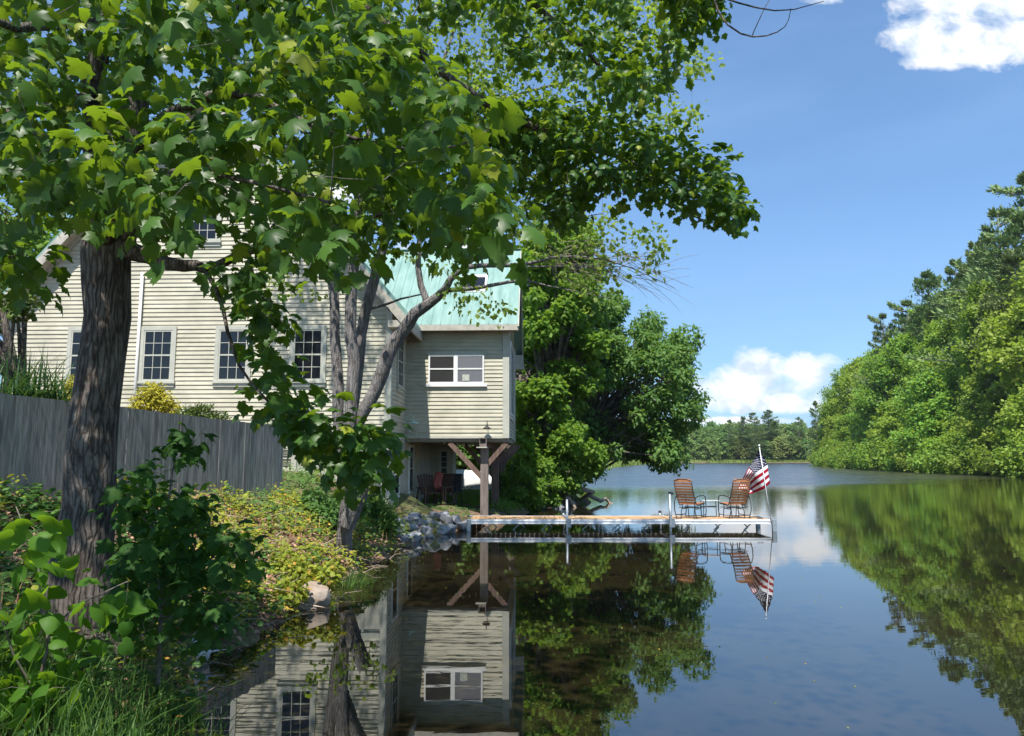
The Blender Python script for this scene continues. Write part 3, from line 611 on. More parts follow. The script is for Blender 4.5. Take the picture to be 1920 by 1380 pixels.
# windows on the sides
window(-1.05, P(747, 724, 22.4).z, .8, 1.5, 0.012, axis='x', cols=3, trim=.09)
window(-1.35, .95, .75, 1.62, 0.012, axis='x', cols=1, rows=1, trim=.06, tm=M['white'])
window(1.15, .95, .72, 1.45, 0.012, axis='x', cols=1, rows=1, trim=.05, tm=M['white'])
window(3.0, P(955, 778, 26).z, 3.2, 2.35, BW + .012, axis='x', cols=4, rows=1, trim=.08, tm=M['white'])
# recessed ground-floor wall under the wing
clap('siding', 'y', 5.2, .1, .95, .3, BZ - .13, -1)
core = MB(); core.box((-.05, 3.2, 0), (.09, 5.3, BZ - .14)); core.box((.0, 5.23, 0), (.95, 6.3, BZ - .14)); core.build('lower_wall', M['panelpaint'], house)
window(.62, 1.0, .3, 1.3, 5.17, cols=1, rows=3, trim=.05)
# posts and braces
def post(x, y, m, zg):
    MB().box((x - .12, y - .12, zg - .5), (x + .13, y + .12, BZ - .3 if False else BZ - .302)).build('support_post', m, house, bevel=.01)
    for s, L_ in ((-1, 1.12), (1, .72)):
        mb = MB(); mb.bar((x + s * .06, y, BZ - .15 - L_), (x + s * (L_ - .02), y, BZ - .16), .15, .15, (0, 1, 0)); mb.build('brace', M['beam'], house)
PX = 2.53
post(PX, .12, M['beamgrey'], .3); post(PX + .16, 3.1, M['beam'], .3); post(PX + .24, BD - .3, M['beam'], .3)
MB().box((PX - .1, -.02, BZ - .3), (PX + .1, BD, BZ - .131)).build('carrying_beam', M['beam'], house)
# wall lamps, gooseneck
def gooseneck(name, label, p, out, m, s=1.0):
    t = thing(name, label, 'lamp', p, R(-2.0))
    o = Vector(out) * s
    mb = MB(); mb.tube([Vector((0, 0, 0)), o * .08, o * .12 + Vector((0, 0, .10 * s)), o * .2 + Vector((0, 0, .16 * s)), o * .28 + Vector((0, 0, .10 * s)), o * .28 + Vector((0, 0, .02))], .012, 6); mb.build('arm', M['black'] if m != M['lamp'] else M['lamp'], t)
    mb = MB(); c = o * .28
    mb.tube([c + Vector((0, 0, .03)), c + Vector((0, 0, -.01)), c + Vector((0, 0, -.05)), c + Vector((0, 0, -.07))], [.02, .05, .13 * s, .14 * s], 14); mb.build('lamp_shade', m, t, smooth=True)
    return t
gooseneck('wall_lamp', 'pale green gooseneck lamp on the side wall above the narrow white window', P(752, 790, 22.9) + Vector((.03, 0, 0)), (1, -.2, 0), M['lamp'], 1.3)
gooseneck('wall_lamp', 'dark gooseneck lamp on the sunlit front boards above the post', P(914, 800, 23.44), (0, -1, 0), M['black'], .9)
# bird feeder on the post top
t = thing('bird_feeder', 'small grey wooden bird feeder box at the top of the front post', 'bird feeder', P(906, 838, 23.3), R(-2))
mb = MB(); mb.box((-.11, -.11, 0), (-.09, .07, .26)); mb.box((.09, -.11, 0), (.11, .07, .26)); mb.box((-.09, .05, 0), (.09, .07, .26)); mb.box((-.12, -.12, .26), (.12, .08, .285)); mb.box((-.089, -.1, 0), (.089, -.08, .1)); mb.build('box', M['beamgrey'], t)
MB().box((-.2, -.14, -.03), (.13, .08, -.001)).build('tray', M['trim'], t)

# string of bulbs along the underside
a, b = P(748, 796, 23.1), P(900, 832, 25.0)
pts = []
for i in range(25):
    s = i / 24; p = a.lerp(b, s); p.z = a.z + (b.z - a.z) * s - .16 * math.sin(math.pi * s); pts.append(p)
sl = thing('string_lights', 'string of clear bulbs drooping from the side wall to under the upper room', 'string lights', a)
def rel(p): return Vector(p) - a
mb = MB(); mb.tube([rel(p) for p in pts], .006, 4); mb.build('cable', M['black'], sl)
for i in range(1, 24, 2):
    p = rel(pts[i]); mb = MB(); mb.tube([p, p - Vector((0, 0, .03)), p - Vector((0, 0, .06)), p - Vector((0, 0, .10)), p - Vector((0, 0, .13))], [.012, .014, .03, .03, .008], 8); mb.build('bulb', M['bulb'], sl, smooth=True)

# ------------------------------------------------------------------ board wall on the left
W0, W1 = (-7.95, 5.5), (-5.26, 17.05)
wt = thing('board_wall', 'weathered grey retaining wall of upright boards behind the large trunk', 'wall', (W0[0], W0[1], 0))
d = Vector((W1[0] - W0[0], W1[1] - W0[1], 0)); Lw = d.length; d.normalize(); nn = Vector((d.y, -d.x, 0)); rs = random.Random(4)
s = 0; k = 0
mb = MB(); joint = (P(387, 800, 14.2).y - W0[1]) / d.y
while s < Lw:
    wd = rs.uniform(.16, .34); e = min(s + wd, Lw); y = W0[1] + d.y * s
    ztop = np.interp(y, [5, 10, 17.05], [2.97, 2.90, 2.74]) + rs.uniform(-.006, .006); off = rs.uniform(0, .006)
    p0, p1 = d * s, d * (e - .002); o1 = nn * (.03 + off); o2 = nn * (-.08)
    mb.add([p0 + o1 + Vector((0, 0, .6)), p1 + o1 + Vector((0, 0, .6)), p1 + o2 + Vector((0, 0, .6)), p0 + o2 + Vector((0, 0, .6)),
            p0 + o1 + Vector((0, 0, ztop)), p1 + o1 + Vector((0, 0, ztop)), p1 + o2 + Vector((0, 0, ztop)), p0 + o2 + Vector((0, 0, ztop))],
           [(0, 1, 5, 4), (1, 2, 6, 5), (2, 3, 7, 6), (3, 0, 4, 7), (4, 5, 6, 7)])
    s = e
    if s < joint < s + .1: s = joint + .02
mb.build('boards', M['wall'], wt)
mb = MB(); mb.add([nn * -.07 + Vector((0, 0, .6)), d * Lw + nn * -.07 + Vector((0, 0, .6)), d * Lw + nn * -.07 + Vector((0, 0, 2.7)), nn * -.07 + Vector((0, 0, 2.93))], [(0, 1, 2, 3)]); mb.bar(nn * -.1 + Vector((0, 0, 2.6)), d * (Lw - .02) + nn * -.1 + Vector((0, 0, 2.6)), .08, .1); mb.build('back_rail', M['beamgrey'], wt)

# ------------------------------------------------------------------ dock
DY0, DY1, DZ = 21.15, 22.5, .305
DX0, DX1 = P(879, 972, 21.15).x, P(1449, 972, 21.15).x
SX = [DX0, P(1063, 972, 21.15).x, P(1256, 972, 21.15).x, DX1]
dock = thing('dock', 'aluminium framed dock with cedar decking reaching out over the lake', 'dock', (DX0, DY0, 0))
def dl(x, y, z): return (x - DX0, y - DY0, z)
for i in range(3):
    a, b = SX[i] + .02, SX[i + 1] - .02
    mb = MB(); n = int((b - a) / .14); st = (b - a) / n
    for k in range(n): mb.box(dl(a + k * st + .006, DY0 + .05, DZ - .03), dl(a + (k + 1) * st - .006, DY1 - .05, DZ + random.Random(k + i * 50).uniform(0, .004)))
    mb.build('deck_panel', M['deck'], dock)
    mb = MB()
    for y in (DY0, DY1 - .045):
        mb.box(dl(a, y, DZ - .115), dl(b, y + .045, DZ + .008)); mb.box(dl(a, y - .016, DZ - .045), dl(b, y - .0005, DZ - .03)); mb.box(dl(a, y - .024, DZ - .115), dl(b, y - .0005, DZ - .1))
    mb.box(dl(a, DY0 + .046, DZ - .11), dl(a + .04, DY1 - .046, DZ - .04)); mb.box(dl(b - .04, DY0 + .046, DZ - .11), dl(b, DY1 - .046, DZ - .04))
    mb.build('frame', M['alu'], dock)
    for k in range(3):
        xc = a + (b - a) * (.2 + .3 * k)
        MB().bar(dl(xc - .25, DY0 + .3, -.1), dl(xc + .1, DY0 + .3, DZ - .105), .03, .03).build('brace', M['galv'], dock); MB().bar(dl(xc + .3, DY1 - .3, -.1), dl(xc, DY1 - .3, DZ - .105), .03, .03).build('brace', M['galv'], dock)
for i, (x, top) in enumerate(((SX[1], 935), (SX[2], 925))):
    for y, nm in ((DY0 - .07, 0), (DY1 + .05, 1)):
        zt_ = P(0, top, 21.1).z if nm == 0 else DZ + .1
        mb = MB(); mb.tube([dl(x, y, -1.0), dl(x, y, zt_)], .037, 10); lg = mb.build('leg', M['galv'], dock, smooth=True)
        mb = MB(); mb.tube([dl(x, y, zt_), dl(x, y, zt_ + .045)], .046, 10)
        if nm == 0: mb.box(dl(x + .03, y - .03, zt_ - .04), dl(x + .09, y + .03, zt_ + .03))
        mb.build('cap', M['charcoal'], lg)
        MB().box(dl(x - .03, y - .05, DZ - .2), dl(x + .11, y + .06, DZ + .04)).build('bracket', M['galv'], dock)
for x, y in ((DX0, DY0 - .03), (DX1 + .02, DY0 - .03), (DX0, DY1), (DX1 + .02, DY1)):
    MB().box(dl(x - .06, y - .05, -.6), dl(x + .06, y + .05, DZ + .02)).build('leg', M['galv'], dock, bevel=.01)
for i in (1, 2, 3):
    x = SX[i] - (.35 if i == 3 else -.25)
    for y in (DY0 + .04, DY1 - .1): MB().tube([dl(x - .08, y, DZ + .01), dl(x - .06, y, DZ + .035), dl(x + .06, y, DZ + .035), dl(x + .08, y, DZ + .01)], .012, 6).build('cleat', M['black'], dock)

# ---- patio chairs (origin on deck, back towards -y, faces +y)
def patio_chair(label, loc, rz):
    t = thing('patio_chair', label, 'chair', loc, rz, 'slatted patio chairs on the dock')
    W2 = .27; fr = MB()
    bk = lambda s: Vector((0, -.20 - .27 * s - .04 * math.sin(s * 3), .40 + .66 * s))       # backrest curve
    for sx in (-W2, W2):
        fr.tube([Vector((sx, .30, .40)), Vector((sx, .1, .385)), Vector((sx, -.14, .36)), Vector((sx, -.2, .4))] + [bk(s) + Vector((sx, 0, 0)) for s in (.15, .35, .6, .8, 1)], .014, 6)
    fr.tube([bk(1) + Vector((-W2, 0, 0)), bk(1) + Vector((-.12, 0, .05)), bk(1) + Vector((.12, 0, .05)), bk(1) + Vector((W2, 0, 0))], .013, 6)
    fr.build('seat_frame', M['black'], t, smooth=True)
    for sx in (-1, 1):
        x = sx * (W2 + .045)
        mb = MB(); mb.tube([(x, -.34, .60), (x, -.1, .64), (x, .18, .64), (x, .28, .60), (x, .31, .50), (x, .31, .36)], .015, 6); mb.build('armrest', M['black'], t, smooth=True)
        mb = MB(); mb.tube([(x, -.32, .60), (x, -.40, .45), (x, -.40, .25), (x, -.33, .08), (x, -.28, .012)], .013, 6)
        mb.tube([(x, .31, .36), (x, .32, .2), (x, .28, .06), (x, .3, .012)], .013, 6)
        mb.tube([(x, -.3, .1), (x, -.1, .085), (x, .12, .085), (x, .29, .1)], .011, 6); mb.build('leg', M['black'], t, smooth=True)
        x2 = sx * .2
        mb = MB(); mb.tube([(x2, -.12, .36), (x2, -.16, .28), (x2, -.2, .26), (x2, -.24, .012)], .012, 6); mb.tube([(x2, .2, .37), (x2, .2, .28), (x2, .22, .25), (x2, .25, .012)], .012, 6)
        mb.tube([(x2, -.2, .26), (x2, .2, .26)], .012, 6); mb.build('glider_leg', M['black'], t, smooth=True)
    mb = MB(); mb.tube([(-.31, -.15, .30), (.31, -.15, .30)], .012, 6); mb.tube([(-.31, .22, .3), (.31, .22, .3)], .012, 6); mb.tube([(-.315, -.33, .1), (-.2, -.3, .09), (.2, -.3, .09), (.315, -.33, .1)], .011, 6); mb.build('stretcher', M['black'], t, smooth=True)
    for k in range(9):
        s = .03 + k * .118; p = bk(s); q = bk(s + .072); wd = W2 + .005
        if k < 8:
            mb = MB(); mb.bar(p + Vector((0, 0, 0)), q, wd * 2, .02, (0, 1, 0.2)); mb.build('back_slat', M['slat'], t)
    p = bk(.965); mb = MB()
    prof = [(-W2 - .005, 0), (W2 + .005, 0), (W2 + .005, .05), (.16, .09), (0, .1), (-.16, .09), (-W2 - .005, .05)]
    mb.add([(x, p.y - .012, p.z + z) for x, z in prof] + [(x, p.y + .012, p.z + z) for x, z in prof], [tuple(range(7)), tuple(range(13, 6, -1))] + [(i, i + 7, (i + 1) % 7 + 7, (i + 1) % 7) for i in range(7)])
    mb.build('top_slat', M['slat'], t)
    for k in range(6):
        y = -.1 + k * .078; z = .385 + .02 * math.sin(k)
        mb = MB(); mb.box((-W2, y, .385 + .005 * k), (W2, y + .06, .405 + .005 * k)); mb.build('seat_slat', M['slat'], t)
    return t
def deckpt(px): return P(px, 969, 21.75).x
patio_chair('left slatted wooden chair with black frame on the dock, its back turned', (deckpt(1297) - .02, 21.72, DZ + .004), R(-40))
patio_chair('right slatted wooden chair on the dock, nearest the flag', (deckpt(1376), 21.72, DZ + .004), R(13))
t = thing('side_table', 'small glass topped side table between the two dock chairs', 'side table', (deckpt(1338), 22.05, DZ + .004))
MB().box((-.26, -.17, .47), (.22, .17, .482)).build('tabletop', M['bulb'], t)
for sx in (-.24, .2):
    
    for sy in (-1, 1): MB().tube([(sx, sy * .15, .47), (sx, sy * .15, .3), (sx, sy * .12, .0)], .011, 6).build('leg', M['black'], t)
for sy in (-.15, .15): MB().tube([(-.24, sy, .3), (.2, sy, .3)], .01, 6).build('rail', M['black'], t)

# ---- flag on a leaning pole
fb = P(1446, 975, 21.12); fb.z = DZ; ft = P(1423.5, 836, 21.3)
t = thing('flag', 'stars and stripes flag on a thin leaning white pole at the dock end', 'flag', fb)
mb = MB(); mb.tube([Vector((0, 0, -.1)), ft - fb], [.014, .011], 8); pole = mb.build('pole', M['alu'], t, smooth=True)
mb = MB(); c = ft - fb; mb.tube([c + Vector((0, 0, z)) for z in (-.02, -.012, .012, .03, .042)], [.01, .024, .03, .022, .004], 10); mb.build('finial', M['alu'], pole, smooth=True)
CT = [[(1425, 840), (1415, 859), (1403.5, 877), (1392, 898), (1383, 915)],
      [(1431, 853), (1422, 867), (1409, 882), (1397, 902), (1390, 919)],
      [(1439, 871.5), (1427, 880), (1414.6, 888), (1404, 902), (1396, 922)],
      [(1441.5, 889), (1429, 899), (1417, 907), (1407, 915), (1400, 924)],
      [(1444, 906), (1432, 917), (1420, 922), (1411, 925), (1403.5, 926)]]
ctu = [0, .2, .4, .7, 1]; ctv = [0, .27, .54, .77, 1]
def flagpt(u, v):
    def bil(k):
        rows = [np.interp(u, ctu, [c_[k] for c_ in r]) for r in CT]; return np.interp(v, ctv, rows)
    dep = 21.3 + .22 * u + .10 * math.sin(u * 9 + v * 3) + .04 * math.sin(v * 7 + u * 3)
    return P(float(bil(0)), float(bil(1)), dep) - fb
NU, NV = 40, 39; verts = [flagpt(i / NU, j / NV) for j in range(NV + 1) for i in range(NU + 1)]
mb = MB(); vo = [tuple(v) for v in verts]; faces = []; mi = []
for j in range(NV):
    for i in range(NU):
        a = j * (NU + 1) + i; faces.append((a, a + 1, a + NU + 2, a + NU + 1)); st = j // 3
        mi.append(2 if (i < NU * .4 and st < 7) else (0 if st % 2 == 0 else 1))
mb.v = vo; mb.f = faces; mb.m = mi
cl = mb.build('cloth', [M['fred'], M['fwhite'], M['fblue']], t, smooth=True)
sd = cl.modifiers.new('t', 'SOLIDIFY'); sd.thickness = .003; sd.offset = 0
mb = MB()
for r in range(9):
    for c in range(6 if r % 2 == 0 else 5):
        u = .4 * ((c * 2 + (1 if r % 2 == 0 else 2)) / 12); v = (7 / 13) * ((r + 1) / 10); c0 = flagpt(u, v)
        du = (flagpt(u + .01, v) - c0); dv = (flagpt(u, v + .01) - c0); nrm = du.cross(dv).normalized()
        eu = dv.cross(nrm).normalized() * .019; ev = nrm.cross(eu).normalized() * .019
        for sg in (-1, 1):
            vs = [c0 + nrm * sg * .004]
            for k in range(10):
                rr = 1 if k % 2 == 0 else .42; an = 2 * math.pi * k / 10
                vs.append(c0 + nrm * sg * .004 + (ev * -math.cos(an) + eu * math.sin(an)) * rr)
            mb.add(vs, [(0, 1 + k, 1 + (k + 1) % 10) for k in range(10)])
mb.build('stars', M['fwhite'], cl)

# ---- furniture in the shade under the upper room
gz = hz(-2.6, 25)
def adirondack(name, label, loc, rz, m, throw=None):
    t = thing(name, label, 'chair', loc, rz)
    for k in range(6):
        x = -.24 + k * .082; mb = MB(); mb.bar((x + .035, -.18, .36), (x + .035 + (x + .035) * .25, -.42, 1.02 - abs(k - 2.5) * .025), .074, .02, (0, 1, 0)); mb.build('back_slat', m, t)
    mb = MB()
    for k in range(5): mb.box((-.27, -.16 + k * .1, .355 + .01 * k), (.27, -.07 + k * .1, .375 + .01 * k))
    mb.build('seat', m, t)
    for sx in (-.31, .31):
        mb = MB(); mb.box((sx - .06, -.3, .57), (sx + .06, .4, .595)); mb.build('armrest', m, t)
        mb = MB(); mb.box((sx - .02, .28, .04), (sx + .02, .36, .57)); mb.bar((sx, -.38, .06), (sx, -.2, .57), .04, .08); mb.build('leg', m, t)
        mb = MB(); mb.tube([(sx, -.6, .09), (sx, -.3, .03), (sx, 0, .015), (sx, .3, .03), (sx, .5, .08)], .022, 6); mb.build('rocker', m, t)
    return t
adirondack('rocking_chair', 'dark brown slatted rocking chair against the house wall under the upper room', (P(806, 930, 24.6).x, 24.6, gz), R(-150), M['brownwood'])
adirondack('rocking_chair', 'brown rocking chair with a red cloth over it, beside the black patio chair', (P(826, 930, 24.9).x, 25.0, gz), R(160), M['brownwood'])
mb = MB(); rr = random.Random(3); cx = P(822, 905, 24.7)
gridv = []
for j in range(8):
    for i in range(5):
        gridv.append(Vector((-.13 + i * .065 + .03 * math.sin(j), .03 * math.sin(i * 2.2 + j), .36 - j * .085 - (abs(i - 2.3) * .05 if j == 0 else 0))))
mb.add(gridv, [(j * 5 + i, j * 5 + i + 1, j * 5 + i + 6, j * 5 + i + 5) for j in range(7) for i in range(4)])
o = mb.build('blanket', M['red'], smooth=True); o.location = (cx.x, 24.62, gz + .75); tag(o, 'dull red cloth hanging over the back of a rocking chair', 'blanket')
so = o.modifiers.new('t', 'SOLIDIFY'); so.thickness = .02
t = thing('mesh_chair', 'black mesh patio chair facing the lake under the upper room', 'chair', (P(846, 930, 25.2).x, 25.3, gz), R(165))
mb = MB(); mb.bar((0, -.22, .4), (0, -.34, 1.0), .5, .02, (0, 1, 0)); mb.build('backrest', M['charcoal'], t)
mb = MB(); mb.box((-.25, -.22, .39), (.25, .26, .41)); mb.build('seat', M['charcoal'], t)
for sx in (-.28, .28):
    MB().tube([(sx, -.3, .66), (sx, .3, .66), (sx, .3, .0)], .014, 6).build('armrest', M['black'], t); MB().tube([(sx, -.34, 1.0), (sx, -.22, .4), (sx, -.3, 0)], .014, 6).build('leg', M['black'], t)
# overturned white boat on the bank behind the posts
bl_ = P(912, 905, 33.6); bl_.z = hz(bl_.x, 33.6) + .05
t = thing('rowboat', 'white rowboat lying upside down on the bank behind the posts', 'boat', bl_, R(-6)); t.scale = (1.35, 1, 1.3)
mb = MB(); NS = 14; ring = 9
vsb = []
for i in range(NS + 1):
    s = i / NS; xx = -1.35 + s * 3.0; hw = .62 * (1 - max(0, (s - .35) / .65) ** 2.2) ** .8 * (0.82 + .18 * min(1, s * 4)) + .005; hh = .62 * (1 - max(0, (s - .1) / .9) ** 1.6 * .8)
    for k in range(ring):
        a = math.pi * k / (ring - 1); vsb.append((xx, -hw * math.cos(a), .02 + hh * (math.sin(a) ** .55)))
fb_ = [(i * ring + k, (i + 1) * ring + k, (i + 1) * ring + k + 1, i * ring + k + 1) for i in range(NS) for k in range(ring - 1)]
fb_.append(tuple(range(ring))); mb.add(vsb, fb_); h = mb.build('hull', M['boat'], t, smooth=False)
mb = MB(); mb.tube([vsb[i * ring] for i in range(NS + 1)], .025, 6); mb.tube([vsb[i * ring + ring - 1] for i in range(NS + 1)], .025, 6); mb.build('gunwale', M['white'], t, smooth=True)
mb = MB(); mb.tube([(vsb[i * ring + 4][0], 0, vsb[i * ring + 4][2] + .01) for i in range(NS + 1)], .02, 6); mb.build('keel', M['white'], t)

# driftwood log
t0, t1 = P(1046, 922, 32.6), P(1149, 943, 33.5); t1.z = -.05; t0.z = .75
t = thing('driftwood_log', 'bleached driftwood log sliding from the bank into the lake', 'log', t0)
mb = MB(); pts = [t0 - Vector((1.2, -.3, .1)), t0, t0.lerp(t1, .35) + Vector((0, 0, .12)), t0.lerp(t1, .7) + Vector((0, 0, .03)), t1, t1 + Vector((.5, 0, -.25))]
sp_ = smooth_path([(p - t0, r) for p, r in zip(pts, (.2, .17, .14, .11, .05, .02))], np.random.default_rng(3), .25, 2)
mb.tube([p for p, r in sp_], [r for p, r in sp_], 9); mb.build('trunk', M['log'], t, smooth=True)
mb = MB(); q = P(1080, 946, 30.8); q.z = -.05; mb.tube([Vector((-.2, -.2, -.15)), (q - t0) * .5 + Vector((.0, 0, .1)), q - t0], [.12, .1, .05], 7)
mb.tube([Vector((.3, 0, 0)), Vector((.5, -.3, .35))], [.06, .02], 5); mb.build('limb', M['log'], t, smooth=True)

# ------------------------------------------------------------------ rocks
rk = random.Random(11); rng = np.random.default_rng(5); k = 0
slots = []
for row, (za, sz_) in enumerate(((.10, .30), (.30, .27), (.47, .22))):
    n = 11 + row
    for i in range(n):
        s = (i + rk.uniform(.1, .9)) / n; y = 17.6 + s * 4.2
        xs = float(np.interp(y, XL[:, 0], XL[:, 1])) - .12 - row * .3 + rk.uniform(-.08, .08)
        slots.append((xs, y, za * rk.uniform(.8, 1.1), sz_ * rk.uniform(.75, 1.25)))
special = {5: 'broad pale blue grey slab at the water edge in the rock bank', 10: 'flat grey rock beside the shore end of the dock'}
for i, (x, y, z, s) in enumerate(slots):
    o = rough_solid('rock', (x, y, z), s, i, M['rock'], (1.15, .95, .72), 12)
    o.rotation_euler = (rk.uniform(-.3, .3), rk.uniform(-.3, .3), rk.uniform(0, 6))
    tag(o, 'angular blue grey rock piled on the bank by the dock', 'rock', 'rocks piled along the bank')
p = PZ(586, 1118, .12); o = rough_solid('boulder', (p.x, p.y, .1), .25, 77, M['boulder'], (1.05, .9, .9), 110, bevel=.012, jit=.05); tag(o, 'rounded tan boulder at the water edge among the yellow green plants', 'boulder')
p = PZ(572, 1140, .0); o = rough_solid('stone', (p.x, p.y, .0), .13, 78, M['boulder'], (1.4, .9, .6), 60, bevel=.02); tag(o, 'small flat stone in the water in front of the tan boulder', 'stone')
p = PZ(374, 1222, .1); o = rough_solid('pale_stone', (p.x, p.y, .1), .12, 79, M['whiterock'], (1, .9, 1), 90, bevel=.02); tag(o, 'round white stone at the dark water edge below the sapling', 'stone')
for i, (px, py, zz, r_) in enumerate(((1130, 0, 0, 0),)[:0]): pass
for i, (x, y, r_) in enumerate(((1.2, 30.3, .3), (1.9, 31.2, .35), (.8, 29.6, .25), (2.5, 31.9, .3), (.3, 28.2, .25))):
    o = rough_solid('shore_stone', (x, y, .05), r_, 90 + i, M['rock'], (1.2, .9, .6), 14); tag(o, 'dark stone at the waterline under the far bank shrubs', 'stone', 'stones under the bank by the log')

# ------------------------------------------------------------------ trees near the camera
def anchors(poly, n, y0, y1, rng, ypow=1.0, ok=None):
    xs = [p[0] for p in poly]; ys = [p[1] for p in poly]; out = []
    while len(out) < n:
        px = rng.uniform(min(xs), max(xs)); py = rng.uniform(min(ys), max(ys))
        if not inpoly([px], [py], poly)[0]: continue
        Y = y0 + (y1 - y0) * rng.random() ** ypow; p = P(px, py, Y)
        if ok and not ok(p, px, py): continue
        out.append(p)
    return out
def SK(lst):
    return [(P(x, y, Y), r) for x, y, Y, r in lst]
rng = np.random.default_rng(21)
N1 = [(-60, -60), (640, -60), (720, 60), (830, 120), (900, 190), (935, 320), (965, 420), (905, 500), (860, 500), (820, 430), (760, 425), (700, 500), (640, 480), (560, 490), (480, 455), (440, 430), (380, 415), (330, 450), (270, 440), (240, 400), (160, 410), (60, 375), (-60, 370)]
HOLES = [[(225, 150), (275, 150), (268, 250), (232, 250)], [(90, 205), (150, 205), (150, 245), (95, 245)], [(20, 350), (60, 350), (60, 400), (20, 400)]]
def nohole(p, px, py): return not any(inpoly([px], [py], h)[0] for h in HOLES)
N2a = [(620, -60), (1290, -60), (1300, 0), (1330, 30), (1240, 40), (1285, 95), (1255, 160), (1225, 220), (1160, 215), (1080, 130), (990, 110), (900, 80), (860, 110), (760, 90), (700, 60)]
N2b = [(880, 190), (960, 205), (1050, 215), (1160, 220), (1230, 262), (1290, 275), (1345, 282), (1370, 335), (1415, 350), (1400, 395), (1375, 425), (1310, 400), (1240, 365), (1180, 385), (1110, 350), (1080, 400), (1060, 430), (1010, 410), (960, 330), (900, 300)]
N2c = [(1225, -20), (1350, -20), (1345, 30), (1320, 50), (1260, 30)]
N3 = [(400, 500), (480, 500), (520, 580), (515, 650), (560, 750), (640, 800), (725, 815), (725, 850), (690, 885), (640, 870), (600, 820), (540, 790), (490, 750), (480, 690), (470, 620), (430, 560)]
base = P(152, 1185, 6.3); base.z = hz(base.x, base.y) - .15
maple = thing('maple_tree', 'big maple with thick ridged trunk in front of the board wall at left', 'tree', base)
def off(skel, o): return [[(Vector(p) - o, r) for p, r in s] for s in skel]
sk = [[(base, .40), (P(140, 1160, 6.3), .30)] + SK([(160, 1000, 6.3, .215), (176, 800, 6.3, .19), (194, 620, 6.3, .182), (204, 500, 6.3, .20), (212, 440, 6.3, .205), (230, 300, 6.35, .16), (250, 120, 6.4, .15), (290, -80, 6.5, .14), (330, -400, 6.2, .12), (380, -900, 5.9, .07)]),
      SK([(196, 450, 6.2, .12), (180, 340, 6.0, .095), (175, 180, 5.8, .09), (195, 30, 5.6, .08), (200, -200, 5.2, .06), (150, -600, 4.6, .03)]),
      SK([(225, 470, 6.3, .09), (295, 482, 6.2, .062), (352, 502, 6.1, .05), (400, 505, 6.0, .038), (480, 470, 5.8, .035), (600, 440, 5.6, .025), (720, 400, 5.4, .015)]),
      SK([(385, 508, 6.0, .022), (415, 560, 5.7, .017), (432, 640, 5.5, .013), (455, 700, 5.4, .010), (520, 770, 5.4, .009), (620, 810, 5.5, .007), (700, 850, 5.6, .004)]),
      SK([(470, 500, 5.8, .015), (500, 580, 5.6, .010), (500, 660, 5.5, .006)]),
      SK([(290, -80, 6.5, .08), (450, -130, 6.6, .07), (620, -30, 6.6, .055), (720, 50, 6.8, .047), (830, 140, 7.0, .042), (940, 210, 7.3, .037), (1050, 262, 7.6, .03), (1180, 300, 7.9, .022), (1290, 350, 8.1, .014), (1400, 380, 8.2, .006)]),
      SK([(1050, 262, 7.6, .02), (1150, 330, 7.8, .012), (1290, 405, 8.0, .008), (1370, 425, 8.0, .004)]),
      SK([(450, -130, 6.6, .06), (700, -180, 7.0, .05), (950, -40, 7.4, .035), (1080, 80, 7.6, .025), (1150, 150, 7.8, .015), (1230, 190, 7.9, .006)]),
      SK([(950, -40, 7.4, .03), (1180, -30, 7.2, .02), (1335, -20, 6.6, .012), (1352, 40, 6.4, .009), (1400, 70, 6.3, .008), (1450, 66, 6.2, .006), (1478, 45, 6.2, .004), (1483, 15, 6.2, .003)]),
      SK([(1340, -10, 6.5, .010), (1400, 12, 6.3, .008), (1470, 22, 6.2, .006), (1545, 2, 6.1, .003)]),
      SK([(1410, 68, 6.3, .005), (1428, 25, 6.3, .004), (1445, -5, 6.3, .003)]),
      SK([(232, 300, 6.35, .08), (330, 200, 5.8, .05), (450, 170, 5.0, .03), (560, 222, 4.6, .016), (650, 262, 4.4, .012), (800, 285, 4.3, .009), (880, 268, 4.3, .006), (928, 232, 4.3, .003)]),
      SK([(650, -60, 5.2, .02), (480, -20, 5.0, .016), (400, 60, 5.0, .013), (445, 135, 4.9, .008)][::-1]),
      SK([(175, 180, 5.8, .05), (60, 200, 4.8, .03), (-60, 240, 4.0, .02)]),
      SK([(195, 30, 5.6, .05), (60, 60, 4.6, .03), (-80, 20, 3.8, .02)]),
      SK([(290, -80, 6.5, .08), (400, -500, 5.0, .05), (600, -1200, 4.0, .03)]),
      SK([(240, 420, 6.0, .04), (300, 320, 4.6, .02), (450, 330, 3.8, .012), (620, 380, 3.6, .008)]),
      ]
# leaves inside the picture and the unseen crown above and behind, shaped for shade
def sunok(p, px=0, py=0):
    lx_, ly_ = p[0] + (p[2] - 1) * .0935, p[1] + (p[2] - 1) * .5
    return not (-5.2 < lx_ < -2.2 and 9.3 < ly_ < 14) and nohole(p, px, py)
An = anchors(N1, 215, 3.1, 5.2, rng, 1.0, nohole) + anchors(N1, 430, 5.2, 8.2, rng, 1.0, sunok) + anchors(N3, 52, 5.0, 5.9, rng)
An += anchors([(600, 800), (720, 810), (740, 870), (690, 900), (620, 880)], 14, 5.2, 5.8, rng)
An += anchors([(-40, 470), (90, 480), (80, 520), (30, 560), (-40, 545)], 9, 4.2, 4.8, rng)
Af = anchors(N2a, 165, 6.6, 8.4, rng) + anchors(N2b, 250, 7.2, 8.6, rng) + anchors(N2c, 26, 6.8, 7.4, rng)
def lit_zone(p):
    for zz in (1.0, 1.6):
        h = p[2] - zz; lx_, ly_ = p[0] + h * .0935, p[1] + h * .500
        if 9.2 < ly_ < 15 and -5.4 < lx_ < -2.0: return True
        if ly_ > 17.5: return True
    return False
Ao = []
